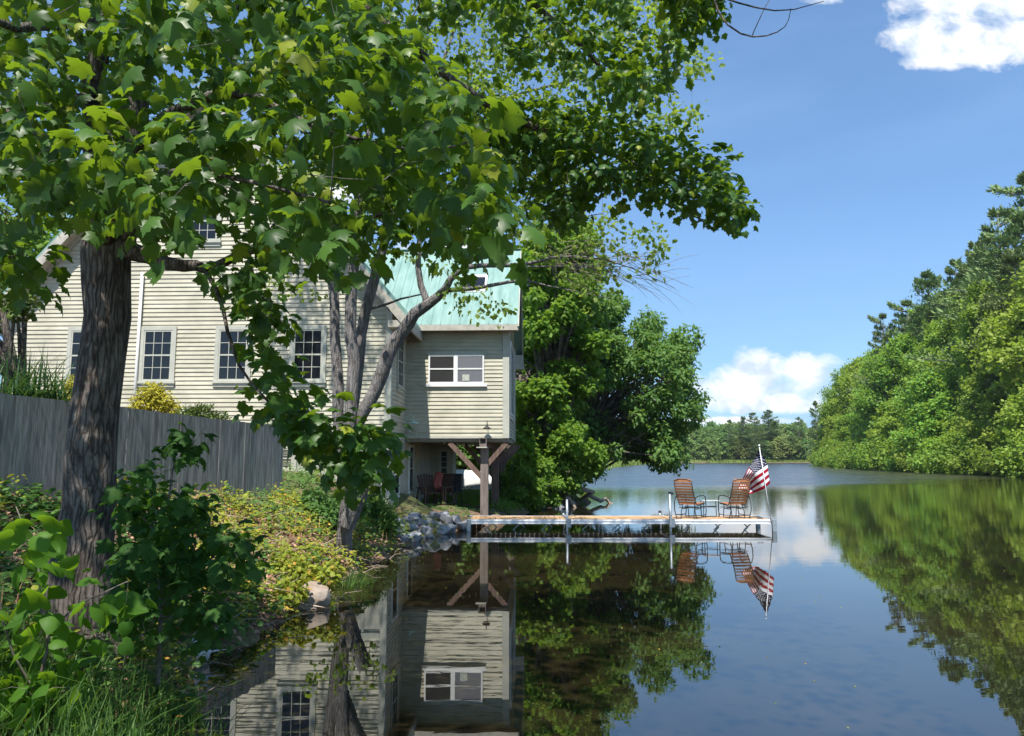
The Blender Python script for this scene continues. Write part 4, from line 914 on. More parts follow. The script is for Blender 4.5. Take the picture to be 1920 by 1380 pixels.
while len(Ao) < 1250:
    v = rng.normal(size=3); v /= np.linalg.norm(v); v *= rng.random() ** .4; p = np.array([-2.9, 4.0, 8.8]) + v * np.array([6.4, 6.4, 4.8])
    if p[1] < .2 and p[2] < 4: continue
    X_, Y_, D_ = proj(p); infr = D_ > 0 and -30 < X_ < 1950 and -30 < Y_ < 1400
    if infr and not inpoly([X_], [Y_], N1)[0]: continue
    if lit_zone(p): continue
    hh_ = p[2] - 3.8; lx_, ly_ = p[0] + hh_ * .0935, p[1] + hh_ * .5
    if hh_ > .3 and -3.2 < lx_ < -.6 and 2.6 < ly_ < 5.2 and rng.random() < .75: continue
    if p[2] < 4.2 and not infr: continue
    Ao.append(p)
allA = [np.array(a) for a in An]; o = np.array(base)
A1 = np.array(allA + Ao) - o; A2 = np.array([np.array(a) for a in Af]) - o
skb = off(sk, base)
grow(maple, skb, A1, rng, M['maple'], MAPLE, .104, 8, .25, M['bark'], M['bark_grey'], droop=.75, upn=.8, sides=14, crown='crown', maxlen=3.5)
grow(maple, [s for s in skb[5:9]], A2, rng, M['maple'], MAPLE, .088, 11, .23, M['bark'], M['bark'], droop=.6, upn=.8, wood=False, crown='crown')

# middle clump: several grey stems and a limb leaning over the bank
rng = np.random.default_rng(8)
b2 = P(645, 965, 14.4); b2.z = hz(b2.x, b2.y) - .1
mid = thing('clump_tree', 'grey many stemmed tree on the bank whose limb leans right across the house', 'tree', b2)
sk2 = [[(b2, .14)] + SK([(643, 900, 14.4, .115), (637, 800, 14.4, .115), (633, 700, 14.5, .108), (627, 600, 14.5, .10), (620, 480, 14.6, .095), (605, 330, 14.8, .08), (570, 150, 15, .05), (540, -60, 15, .03)]),
       [(b2 + Vector((.05, 0, 0)), .13)] + SK([(650, 900, 14.2, .12), (656, 800, 14.2, .12), (660, 700, 14.2, .12), (659, 600, 14.2, .115), (657, 520, 14.2, .11), (672, 350, 14.2, .09), (720, 150, 14.4, .06), (740, -60, 14.5, .04)]),
       SK([(658, 820, 14.8, .08), (670, 700, 15, .10), (686, 600, 15, .115), (702, 520, 15, .11), (735, 420, 15.2, .09), (780, 250, 15.4, .06), (850, 60, 15.5, .03)]),
       SK([(652, 840, 14.4, .11), (690, 750, 14.3, .125), (722, 680, 14.2, .14), (752, 625, 14.2, .13), (790, 578, 14.1, .11), (828, 548, 14.1, .085), (850, 520, 14.0, .06), (880, 495, 13.9, .05), (975, 500, 13.8, .035), (1060, 478, 13.8, .022), (1160, 490, 13.9, .012), (1265, 540, 14, .004)]),
       SK([(798, 572, 14.1, .07), (782, 520, 14.1, .06), (785, 450, 14.2, .05), (800, 380, 14.3, .045), (830, 250, 14.6, .03), (900, 100, 14.8, .015)]),
       SK([(835, 545, 14.1, .05), (900, 538, 14, .04), (970, 525, 13.9, .03), (1050, 540, 13.8, .012), (1150, 560, 13.8, .005)]),
       SK([(862, 510, 14.0, .04), (930, 450, 14, .03), (1040, 420, 14, .02), (1130, 400, 14.1, .008)]),
       SK([(690, 580, 15, .03), (740, 565, 14.8, .025), (790, 552, 14.6, .015)]),
       SK([(780, 250, 15.4, .05), (950, 180, 15.5, .03), (1120, 140, 15.5, .018), (1320, 150, 15.5, .005)]),
       SK([(720, 150, 14.4, .05), (900, 330, 14.8, .03), (1100, 330, 15, .015), (1300, 240, 15, .004)]),
       SK([(975, 500, 13.8, .02), (1080, 500, 13.8, .01), (1210, 500, 13.8, .004), (1300, 540, 13.8, .002)]),
       ]
M1 = [(480, -60), (1200, -60), (1290, 60), (1335, 120), (1275, 170), (1320, 235), (1240, 250), (1200, 330), (1080, 380), (1000, 450), (930, 450), (820, 340), (760, 440), (700, 470), (600, 430), (520, 400), (480, 300)]
M2 = [(930, 430), (1050, 395), (1120, 380), (1220, 425), (1265, 475), (1230, 520), (1120, 560), (1100, 590), (1150, 610), (1000, 480)]
M3 = [(760, 460), (900, 540), (960, 560), (960, 600), (860, 590), (800, 500), (740, 540)]
B1 = np.array([np.array(a) for a in anchors(M1, 800, 12.8, 16.2, rng)]) - np.array(b2)
B2 = np.array([np.array(a) for a in anchors(M2, 90, 13.3, 14.6, rng) + anchors(M3, 22, 13.6, 14.3, rng) + anchors([(440, 520), (600, 510), (600, 550), (500, 560)], 10, 14, 15, rng) + anchors([(590, 840), (720, 850), (760, 880), (700, 930), (600, 900)], 22, 13.6, 14.4, rng)]) - np.array(b2)
Bo = []  # unseen high crown added for shade, partly along sun rays to dapple the wall
while len(Bo) < 200:
    v = rng.normal(size=3); v /= np.linalg.norm(v); p = np.array([-3, 14.5, 12.5]) + v * np.array([4.5, 3, 3.5]) * rng.random() ** .4
    X_, Y_, D_ = proj(p)
    if Y_ > -60: continue
    if p[0] < -5.5 or p[1] + .48 * (p[2] - 5) > 20.5 and rng.random() < .7: continue
    Bo.append(p - np.array(b2))
for _ in range(4000):
    if len(Bo) >= 345: break
    h_ = rng.uniform(5.5, 12); q = np.array([rng.uniform(-7.0, -3.2) - .0935 * h_, 21 - .5 * h_, rng.uniform(2.8, 9) + h_])
    X_, Y_, D_ = proj(q)
    if Y_ < -50: Bo.append(q - np.array(b2))
grow(mid, off(sk2, b2), np.concatenate([B1, np.array(Bo)]), rng, M['mid'], STAR, .095, 17, .34, M['bark_grey'], M['twig'], droop=.3, upn=.55, sides=12, sag=.1)
grow(mid, off(sk2, b2)[3:7] + off(sk2, b2)[10:], B2, rng, M['mid'], STAR, .085, 9, .2, M['bark_grey'], M['twig'], droop=.4, upn=.5, wood=False, twig_r=.005)
# bare twigs at the limb's end
mb = MB(); rs = random.Random(5)
for k in range(70):
    x0 = rs.uniform(1010, 1200); y0 = 488 + (x0 - 1010) * .12 + rs.uniform(-40, 12); p = P(x0, y0, 13.9); q = P(x0 + rs.uniform(60, 130), y0 + rs.uniform(-45, 75), rs.uniform(13.5, 14.3)); m_ = p.lerp(q, .5) + Vector((0, 0, rs.uniform(-.12, .14)))
    mb.tube([p - b2, (p.lerp(m_, .5)) - b2, m_ - b2, m_.lerp(q, .5) - b2 + Vector((0, 0, .03)), q - b2], [.006, .005, .0045, .0035, .002], 3, cap=False)
mb.build('branches', M['twig'], mid)
st0, st1 = P(650, 985, 14.1), P(695, 888, 13.9)
mb = MB(); mb.tube([st0 - b2, st0.lerp(st1, .5) - b2 + Vector((-.02, 0, 0)), st1 - b2], [.17, .145, .14], 12); mb.build('cut_stem', M['bark_grey'], mid, smooth=False)

def blob_tree(name, label, cat, base, blobs, leafm, kind, lsize, nleaf, rng, trunk_r=.15, barkm=None, group=None, trunk_top=None, upn=.7, polys=None, flat=.8, shell=.55, droop=.1, limbs=True, top=None):
    """tree or shrub built from leafy masses (centre, radius) joined by limbs"""
    t = thing(name, label, cat, base, 0, group); b = Vector(base)
    blobs = [(Vector(c) - b, r) for c, r in blobs]
    tot = sum(r ** 2 for c, r in blobs); O, D, Nn = [], [], []
    for c, r in blobs:
        n = int(nleaf * r * r / tot); u = unit(rng, n); rr = r * (1 - shell * rng.random((n, 1)) ** 1.6)
        lump = 1 + .22 * np.sin(u[:, :1] * 7 + c.x * 3) * np.sin(u[:, 2:] * 6 + c.y) + .12 * np.sin(u[:, 1:2] * 13 + c.z * 5)
        p = u * rr * lump * np.array([1, 1, flat]); O.append(p + np.array(c)); D.append(u * .6 + unit(rng, n) * .7 + np.array([0, 0, -droop])); Nn.append(u * .5 + unit(rng, n) * (1 - upn) + np.array([0, 0, upn]))
    O = np.concatenate(O); D = np.concatenate(D); Nn = np.concatenate(Nn)
    if polys is not None:
        X_, Y_, _ = proj(O + np.array(b)); k = inpoly(X_, Y_, polys); O, D, Nn = O[k], D[k], Nn[k]
    sz = lsize * (1 + .28 * rng.normal(size=len(O))).clip(.5, 1.6)
    leaves('crown', leafm, O, D, Nn, sz, kind, t)
    mb = MB(); top = Vector(top) - b if top else max((c for c, r in blobs), key=lambda c: c.z)
    path = [(Vector((0, 0, -.3)), trunk_r * 1.3), (Vector((top.x * .15, top.y * .15, top.z * .3)), trunk_r), (Vector((top.x * .5, top.y * .5, top.z * .65)), trunk_r * .7), (top, trunk_r * .25)]
    if limbs:
        path = smooth_path(path, rng, .1); mb.tube([p for p, r in path], [r for p, r in path], 8)
        for c, r in blobs:
            s = rng.uniform(.25, .6); j = int(s * (len(path) - 1)); a = path[j][0]
            if (c - a).length < .05: continue
            m_ = a.lerp(c, .5) + Vector((0, 0, (c - a).length * .08)); mb.tube([a, m_, c], [path[j][1] * .5, path[j][1] * .32, path[j][1] * .1], 5, cap=False)
        mb.build('trunk', barkm or M['bark'], t, smooth=True)
    return t
def blobs_in(poly, n, y0, y1, r0, r1, rng):
    return [(p, rng.uniform(r0, r1)) for p in anchors(poly, n, y0, y1, rng)]

# trees right of the house
rng = np.random.default_rng(31)
T1 = [(985, 440), (1060, 420), (1120, 440), (1135, 500), (1110, 560), (1130, 640), (1120, 720), (1090, 800), (1060, 850), (1000, 880), (950, 880), (960, 640), (980, 560)]
bb = P(1030, 900, 33); bb.z = hz(bb.x, 33)
blob_tree('yellow_green_tree', 'bright yellow green tree rising just right of the house wall', 'tree', bb, blobs_in(T1, 130, 30.5, 36, .25, .85, rng), M['yellowgreen'], MAPLE_S, .2, 24000, rng, .2, polys=[(975, 395), (1090, 395), (1150, 440), (1150, 500), (1130, 560), (1150, 640), (1140, 720), (1120, 900), (985, 900), (960, 800), (945, 700), (945, 600), (975, 560)])
T2 = [(1130, 560), (1180, 570), (1235, 595), (1285, 620), (1300, 680), (1280, 690), (1310, 740), (1295, 790), (1255, 830), (1275, 850), (1245, 880), (1200, 850), (1150, 860), (1110, 850), (1090, 760), (1100, 650)]
bb = P(1070, 880, 40); bb.z = hz(bb.x, 40)
blob_tree('overhanging_tree', 'dark leafy tree leaning out over the lake beside the log', 'tree', bb, blobs_in(T2, 125, 36.5, 43, .35, .95, rng) + [(P(1060, 700, 41), 1.8), (P(1080, 780, 40), 1.7)], M['willow'], OVAL, .22, 34000, rng, .16, top=P(1170, 640, 40), droop=.3)
T3 = [(985, 800), (1060, 790), (1120, 840), (1110, 880), (1090, 905), (1040, 912), (985, 912), (960, 880)]
bb = P(1020, 905, 31); bb.z = hz(bb.x, 31)
blob_tree('shoreline_shrub', 'lime green shrub on the bank above the driftwood log', 'shrub', bb, blobs_in(T3, 26, 29.5, 33, .35, .7, rng), M['yellowgreen'], STAR, .15, 9000, rng, .05)
T4 = [(945, 890), (1020, 870), (1060, 915), (1040, 940), (960, 945), (940, 930)]
bb = P(990, 940, 29); bb.z = hz(bb.x, 29)
blob_tree('shoreline_shrub', 'low pale green bush at the boat bow, nearest the water', 'shrub', bb, blobs_in(T4, 16, 28, 30, .22, .42, rng), M['yellowgreen'], OVAL, .13, 4500, rng, .03)
T5 = [(810, 820), (900, 800), (905, 880), (830, 885)]
bb = P(860, 900, 38); bb.z = hz(bb.x, 38)
blob_tree('shade_tree', 'dark green tree seen through the gap under the upper room', 'tree', bb, blobs_in([(800, 760), (960, 760), (960, 880), (800, 885)], 22, 36, 40, .8, 1.4, rng), M['willow'], STAR, .2, 6000, rng, .14)
bb = P(960, 900, 36); bb.z = hz(bb.x, 36)
blob_tree('shade_tree', 'tall dark tree standing behind the yellow green tree', 'tree', bb, blobs_in([(960, 500), (1120, 560), (1130, 860), (960, 880)], 36, 38, 43, 1.2, 2.0, rng), M['willow'], OVAL, .26, 12000, rng, .25)
bb = P(1120, 878, 70); bb.z = hz(bb.x, 70)
# left edge trees
bb = P(20, 740, 12.0); bb.z = 2.6
T6 = [(-60, 560), (40, 545), (62, 600), (40, 650), (-20, 660), (-80, 600)]
lt = blob_tree('garden_tree', 'small dark stemmed garden tree at the left edge behind the board wall', 'tree', bb, blobs_in(T6, 9, 11.5, 12.5, .12, .26, rng) + [(Vector((-9.6, 11, 5.8)), .9), (Vector((-10.2, 10.2, 6.6)), 1.1), (Vector((-9.4, 9.6, 7.4)), 1.0), (Vector((-10.6, 12, 6.5)), 1.0), (Vector((-9.8, 8.4, 6.6)), 1.1), (Vector((-9.6, 12.8, 6.2)), .8)], M['yew'], STAR, .08, 9000, rng, .10, top=P(5, 560, 12.0))  # the wide blobs lie out of view, put there to shade the board wall
bb = Vector((-20, 27, 2.6))
blob_tree('backyard_tree', 'yellow green tree behind the left corner of the house roof', 'tree', bb, blobs_in([(-160, 400), (60, 410), (110, 440), (60, 500), (-20, 540), (-160, 540)], 22, 25.5, 28, .8, 1.3, rng), M['yellowgreen'], STAR, .17, 9000, rng, .2)

# ------------------------------------------------------------------ plants on the near bank
def blades(name, m, pts, hmin, hmax, wid, lean, rng, parent=None, seg=5):
    n = len(pts); pts = np.array(pts, float); h = rng.uniform(hmin, hmax, n); a = rng.uniform(0, 2 * np.pi, n); ln = np.abs(rng.normal(size=n)) * lean
    dx, dy = np.cos(a), np.sin(a); t = np.linspace(0, 1, seg)
    V_ = np.zeros((n, seg, 2, 3)); 
    for k in range(seg):
        u = t[k]; cx = pts[:, 0] + dx * ln * h * u ** 2; cy = pts[:, 1] + dy * ln * h * u ** 2; cz = pts[:, 2] + h * (u - .35 * np.minimum(ln, 1.6) * u ** 2.4)
        w_ = wid * (1 - u ** 1.8) + .0008
        V_[:, k, 0] = np.stack([cx - dy * w_, cy + dx * w_, cz], 1); V_[:, k, 1] = np.stack([cx + dy * w_, cy - dx * w_, cz], 1)
    V_ = V_.reshape(-1, 3); f = []
    q = np.array([(2 * k, 2 * k + 1, 2 * k + 3, 2 * k + 2) for k in range(seg - 1)])
    Fc = (q[None] + (np.arange(n) * seg * 2)[:, None, None]).reshape(-1, 4)
    me = bpy.data.meshes.new(name); me.vertices.add(len(V_)); me.vertices.foreach_set('co', V_.astype(np.float32).ravel())
    me.loops.add(Fc.size); me.loops.foreach_set('vertex_index', Fc.astype(np.int32).ravel()); me.polygons.add(len(Fc))
    me.polygons.foreach_set('loop_start', np.arange(0, Fc.size, 4, dtype=np.int32)); me.polygons.foreach_set('loop_total', np.full(len(Fc), 4, dtype=np.int32))
    me.materials.append(m); me.update(calc_edges=True); o = bpy.data.objects.new(name, me); COL.objects.link(o)
    if parent: o.parent = parent
    return o
rng = np.random.default_rng(77)
def shore(y): return np.interp(y, XL[:, 0], XL[:, 1])
def bankpts(n, y0, y1, d0, d1, rng, cond=None):
    out = []
    while len(out) < n:
        k = n * 2; y = rng.uniform(y0, y1, k); x = shore(y) - rng.uniform(d0, d1, k); xw = -6.85 + (y - 10) * .234
        ok = (x > xw) & ~((y > 20.9) & (x < -3.3)); 
        if cond is not None: ok &= cond(x, y)
        z = hgt(x, y); out += list(np.stack([x, y, z], 1)[ok])
    return np.array(out[:n])
def cl(x, y): return np.sin(x * 2.1 + 1.3 * np.sin(y * 1.7)) * np.sin(y * 1.9 + 1.1 * np.cos(x * 1.3)) + .35 * np.sin(x * 6.3 + y * 5.1)
def coverdens(x, y):
    d = shore(y) - x; r = rng.random(x.shape)
    dens = np.where(y > 11.5, .9, .35) * np.clip(.55 + cl(x, y), 0.05, 1) + np.where(d < .6, .3, 0)
    dens = np.where(y < 8, dens * .5, dens); return r < dens
def cover(name, pts, m, kind, ls, per, hh, sp):
    n = len(pts); h = rng.uniform(.3, 1, n) * hh; O = np.repeat(pts, per, 0); u = rng.random(n * per); H = np.repeat(h, per)
    off_ = unit(rng, n * per); off_[:, 2] *= .15; O = O + off_ * sp * (0.3 + .7 * rng.random((n * per, 1))); O[:, 2] += H * (.25 + .75 * u)
    D = off_ + unit(rng, n * per) * .4; D[:, 2] += .05; Nn = unit(rng, n * per) * .45 + np.array([0, -.15, 1.])
    return leaves(name, m, O, D, Nn, ls * (1 + .3 * rng.normal(size=n * per)).clip(.4, 1.7), kind)
tag(cover('ground_cover', bankpts(1150, 5.2, 20.6, -.05, 4.2, rng, coverdens), M['cover'], OVAL, .078, 7, .36, .11), kind='stuff')
xp = [(x, y, float(hgt(x, y))) for x, y in zip(rng.uniform(-7.2, -3.8, 420), rng.uniform(16.8, 20.8, 420)) if rng.random() < .8]
tag(cover('slope_plants', np.array(xp), M['feather'], OVAL, .085, 8, .45, .16), kind='stuff')
tag(cover('undergrowth', bankpts(900, 4.0, 20.8, -.08, 4.2, rng, lambda x, y: rng.random(x.shape) < .15 + .7 * (cl(y, x) > .25)), M['feather'], STAR, .07, 7, .28, .12), kind='stuff')
tag(cover('low_plants', bankpts(900, 4.2, 10.5, .1, 4.4, rng), M['sapling'], STAR, .08, 6, .25, .15), kind='stuff')
lp = bankpts(15000, 3.5, 20.5, -.05, 4.3, rng); lp[:, 2] += rng.uniform(.003, .035, len(lp))
tag(leaves('leaf_litter', M['litter'], lp, unit(rng, len(lp)) * np.array([1, 1, .35]), unit(rng, len(lp)) * .35 + np.array([0, 0, 1.]), .075 * (1 + .3 * rng.normal(size=len(lp))).clip(.4, 1.6), OVAL), kind='stuff')
mb = MB(); rs = random.Random(9)
for p in bankpts(900, 4.5, 17, -.4, 3.2, rng):
    q = Vector(p) + Vector((0, 0, .02)); a = rs.uniform(0, 6.28); l = rs.uniform(.15, .6); e = q + Vector((math.cos(a) * l, math.sin(a) * l, rs.uniform(-.05, .16))); m_ = q.lerp(e, .5) + Vector((0, 0, rs.uniform(.0, .08)))
    mb.tube([q, m_, e], [.007, .005, .002], 3, cap=False)
tag(mb.build('dry_twigs', M['log']), kind='stuff')
tag(blades('dry_stems', M['litter'], bankpts(900, 5.0, 17.5, -.1, 2.6, rng), .15, .5, .003, 1.3, rng), kind='stuff')
fp = np.stack([rng.uniform(-2.2, 9, 520), rng.uniform(5.2, 26, 520), np.full(520, .004)], 1); fp = fp[(fp[:, 0] > shore(fp[:, 1]) + .1) & (np.sin(fp[:, 0] * 1.3 + fp[:, 1] * .7) + .8 * rng.random(len(fp)) > .35)]
tag(leaves('floating_leaves', M['cover'], fp, unit(rng, len(fp)) * np.array([1, 1, 0]), np.array([[0, 0, 1.]] * len(fp)), .028 * (1 + .4 * rng.normal(size=len(fp))).clip(.3, 1.8), OVAL), kind='stuff')
# plants behind and beyond: ground under and past the upper room
pp = []
for k in range(900):
    y = rng.uniform(25.5, 33); x = shore(y) - rng.uniform(-.05, 3.4)
    if x > -3: pp.append((x, y, float(hgt(x, y))))
tag(cover('bank_weeds', np.array(pp), M['yellowgreen'], OVAL, .10, 8, .35, .18), kind='stuff')
pp = [(x, y, float(hgt(x, y))) for x, y in zip(rng.uniform(-3.2, .4, 260), rng.uniform(21.6, 26, 260)) if x < shore(y) - .15 and rng.random() < .6]
tag(cover('shade_weeds', np.array(pp), M['feather'], OVAL, .07, 6, .14, .12), kind='stuff')
# grass in the near corner
gp = []
while len(gp) < 2500:
    y = rng.uniform(2.9, 5.4); x = shore(y) - rng.uniform(-.12, 2.6)
    if x < -4.2 or rng.random() > .35 + .65 * (math.sin(x * 5 + 2 * math.sin(y * 3)) > -.3): continue
    gp.append((x, y, float(hgt(x, y)) - .02))
tag(blades('grass', M['grass'], gp, .28, .68, .0042, .75, rng), kind='stuff')
def clump(name, label, cat, c, n, r, h0, h1, wid, lean, m, group=None):
    t = thing(name, label, cat, c, 0, group); pts = [(rng.normal() * r, rng.normal() * r, 0) for _ in range(n)]
    blades('blades', m, pts, h0, h1, wid, lean, rng, t); return t
def gz_(px, py, z0=.3):
    p = PZ(px, py, z0)
    for _ in range(6): p = PZ(px, py, hz(p.x, p.y))
    return Vector((p.x, p.y, hz(p.x, p.y)))
clump('grass_tuft', 'bright green arching grass tuft at the water edge right of the boulder', 'grass tuft', gz_(655, 1078), 260, .17, .3, .62, .006, .8, M['grass'])
clump('grass_tuft', 'pale grass tuft on the bank under the upper room, behind the rocks', 'grass tuft', gz_(822, 958, .4), 120, .12, .08, .2, .006, .5, M['grass'])
c = P(50, 745, 11.2); c.z = 2.62
clump('daylily', 'dark strap leaved daylily clump on top of the board wall at left', 'plant', c, 260, .24, .8, 1.25, .014, 1.5, M['lily'])
c2 = P(105, 745, 12.0); c2.z = 2.62
clump('daylily', 'thin arching clump between the dark daylily and the big trunk', 'plant', c2, 150, .14, .4, .75, .008, 1.1, M['lily'])
def shrub(name, label, cat, c, blobs, m, kind, ls, n, **k): return blob_tree(name, label, cat, c, [(Vector(c) + Vector(b), r) for b, r in blobs], m, kind, ls, n, rng, .02, **k)
c = P(288, 770, 17.3); c.z = 2.64
shrub('golden_bush', 'golden yellow bush on brown stems in front of the second window', 'bush', c, [((-.22, 0, .66), .3), ((.15, 0, .72), .3), ((.34, .1, .52), .24), ((-.02, -.05, .9), .27), ((-.4, 0, .42), .22)], M['gold'], OVAL, .06, 3800, upn=.5)
c = P(140, 745, 17.3); c.z = 2.64
shrub('golden_bush', 'golden bush by the window just left of the big trunk', 'bush', c, [((-.1, 0, .7), .34), ((.2, 0, .85), .3), ((0, 0, 1.1), .25)], M['gold'], OVAL, .06, 2400, upn=.5)
c = P(378, 792, 15.6); c.z = 2.62
shrub('yew_bush', 'low dark green bush peeping over the board wall', 'bush', c, [((-.25, 0, .25), .27), ((0, 0, .33), .26), ((.28, 0, .16), .25), ((.45, 0, .06), .16)], M['yew'], NEEDLE, .07, 4200, upn=.5)
c = gz_(700, 1005)
shrub('feathery_shrub', 'dark feathery shrub between the cut stem and the rocks', 'shrub', c, [((-.2, 0, .3), .35), ((.15, .1, .35), .36), ((.05, 0, .65), .28), ((.32, .1, .2), .26), ((-.05, .1, .9), .17), ((-.1, -.3, .1), .3)], M['feather'], NEEDLE, .085, 6500, upn=.35, droop=-.5)
c = gz_(590, 940, 1.2)
shrub('bank_shrub', 'grey green shrub left of the grey stems, below the end of the board wall', 'shrub', c, [((-.25, 0, .2), .35), ((.15, .1, .3), .36), ((.4, .1, .15), .3), ((-.1, .2, .55), .25), ((.55, .2, .5), .25), ((.0, -.4, .1), .3)], M['feather'], OVAL, .075, 4200, upn=.5)
c = gz_(590, 905, 1.4)
shrub('bank_shrub', 'leafy shrub against the lower house wall just right of the board wall end', 'shrub', c, [((-.35, 0, .15), .34), ((.1, .1, .25), .36), ((.5, .1, .2), .34), ((-.1, .2, .5), .25), ((.85, .1, .3), .3), ((.4, -.4, .1), .3)], M['feather'], STAR, .075, 3800, upn=.5)
c = gz_(540, 985, .9)
shrub('bank_shrub', 'yellow green bushy weeds on the sunlit bank left of the grey stems', 'shrub', c, [((-.45, .1, .05), .24), ((.1, .2, .16), .22), ((.55, .1, .1), .25), ((-.1, .5, .2), .25), ((.25, -.6, .0), .22), ((-.5, -.5, .0), .2)], M['cover'], STAR, .07, 1500, upn=.5)
# heart leaved sapling in the near corner
rng = np.random.default_rng(6)
HP = [(-20, 930), (70, 930), (110, 980), (120, 1060), (200, 1090), (250, 1090), (240, 1150), (190, 1190), (190, 1250), (130, 1330), (60, 1360), (-20, 1330)]
hb = P(60, 1450, 4.4); hb.z = hz(hb.x, hb.y) - .05
lin = thing('linden_sapling', 'young linden with big heart shaped leaves in the lower left corner', 'sapling', hb)
hs = [[(hb, .014)] + SK([(70, 1300, 4.4, .011), (95, 1180, 4.4, .008), (70, 1050, 4.4, .005), (30, 950, 4.4, .003)]),
      SK([(95, 1180, 4.4, .007), (150, 1130, 4.35, .005), (240, 1090, 4.2, .003)]), SK([(70, 1300, 4.4, .008), (10, 1200, 4.3, .005), (-10, 1050, 4.2, .003)]),
      SK([(70, 1320, 4.4, .006), (130, 1290, 4.2, .003)])]
HA = np.array([np.array(a) for a in anchors(HP, 60, 4.0, 4.9, rng)]) - np.array(hb)
grow(lin, off(hs, hb), HA, rng, M['heart'], HEART, .11, 3, .12, M['twig'], M['twig'], droop=.55, upn=.45, sides=6, twig_r=.0025)
HP2 = [(330, 1085), (250, 1090), (190, 1110), (160, 1150), (240, 1150), (290, 1130)]
# maple sapling right of the trunk
SP = [(215, 930), (265, 885), (320, 895), (370, 965), (430, 1000), (490, 1010), (470, 1060), (430, 1090), (425, 1150), (430, 1200), (340, 1220), (240, 1190), (200, 1120), (215, 1000)]
sb = P(300, 1260, 5.6); sb.z = hz(sb.x, sb.y) - .05
sap = thing('maple_sapling', 'dense dark young maple growing right of the big trunk foot', 'sapling', sb)
ss = [[(sb, .02)] + SK([(300, 1120, 5.6, .015), (310, 1000, 5.6, .011), (320, 900, 5.6, .006), (335, 820, 5.6, .003)]),
      SK([(300, 1140, 5.6, .012), (380, 1060, 5.4, .008), (450, 1000, 5.2, .004)]), SK([(300, 1160, 5.6, .01), (380, 1150, 5.2, .005)]), SK([(310, 1020, 5.6, .008), (250, 950, 5.8, .004)]),
      SK([(325, 880, 5.6, .004), (370, 820, 5.6, .003), (385, 800, 5.6, .002)])]
SA = np.array([np.array(a) for a in anchors(SP, 105, 4.9, 6.1, rng) + anchors([(300, 820), (390, 795), (380, 860), (310, 870)], 6, 5.5, 5.7, rng)]) - np.array(sb)
grow(sap, off(ss, sb), SA, rng, M['sapling'], MAPLE, .085, 9, .17, M['twig'], M['twig'], droop=.55, upn=.75, sides=6, twig_r=.003)
# slender shoot with a few bright leaves in front of the wall
vb = gz_(425, 905, 1.2)
sh = thing('wall_shoot', 'thin shoot with bright green leaves standing against the board wall', 'sapling', vb)
va = [P(440, 878, vb.y), P(450, 850, vb.y), P(470, 842, vb.y), P(455, 865, vb.y)]
grow(sh, off([[(vb, .006), (va[0], .005), (va[1], .003), (va[2], .002)]], vb), np.array([np.array(a - vb) for a in va]), rng, M['heart'], OVAL, .11, 4, .06, M['twig'], M['twig'], droop=.1, upn=.6, sides=5, twig_r=.002)

# ------------------------------------------------------------------ the woods round the lake
def tree_mesh(seed, H, W, n, ls, base_h=.06, shape=1.0):
    rg = np.random.default_rng(seed); O, D, Nn = [], [], []; mbt = MB(); nb = 64
    mbt.tube([(0, 0, -1), (W * .03, 0, H * .35), (-W * .02, W * .02, H * .65), (0, 0, H * .92)], [H * .018, H * .014, H * .008, H * .002], 7)
    B = []
    for i in range(nb):
        h = base_h + (1 - base_h) * ((i + .5) / nb) ** .85; rad = W * .5 * (math.sin(math.pi * min(1, (h * .86 + .16))) ** .6) * shape
        a = i * 2.4 + rg.uniform(-.4, .4); rr = rad * rg.uniform(.3, 1.0); r = W * rg.uniform(.075, .165) * (1.1 - .35 * h)
        c = np.array([math.cos(a) * rr, math.sin(a) * rr, min(h * H, H - r * .8)]); B.append((c, r))
        mbt.tube([(0, 0, c[2] * .7), (c * [.5, .5, .88]).tolist(), c.tolist()], [H * .005, H * .003, H * .0012], 4, cap=False)
    tot = sum(r ** 2 for c, r in B)
    for c, r in B:
        k = int(n * r * r / tot); u = unit(rg, k); lump = 1 + .25 * np.sin(u[:, :1] * 6 + c[0]) * np.sin(u[:, 2:] * 7 + c[1]) + .15 * np.sin(u[:, 1:2] * 12 + c[2])
        rr = r * (1 - .55 * rg.random((k, 1)) ** 1.5 + .75 * rg.random((k, 1)) ** 7); O.append(u * rr * lump * [1.05, 1.05, .72] + c); D.append(u * .5 + unit(rg, k) * .8); Nn.append(u * .55 + unit(rg, k) * .35 + [0, 0, .75])
    O, D, Nn = map(np.concatenate, (O, D, Nn)); sz = ls * (1 + .3 * rg.normal(size=len(O))).clip(.4, 1.7)
    return O, D, Nn, sz, mbt
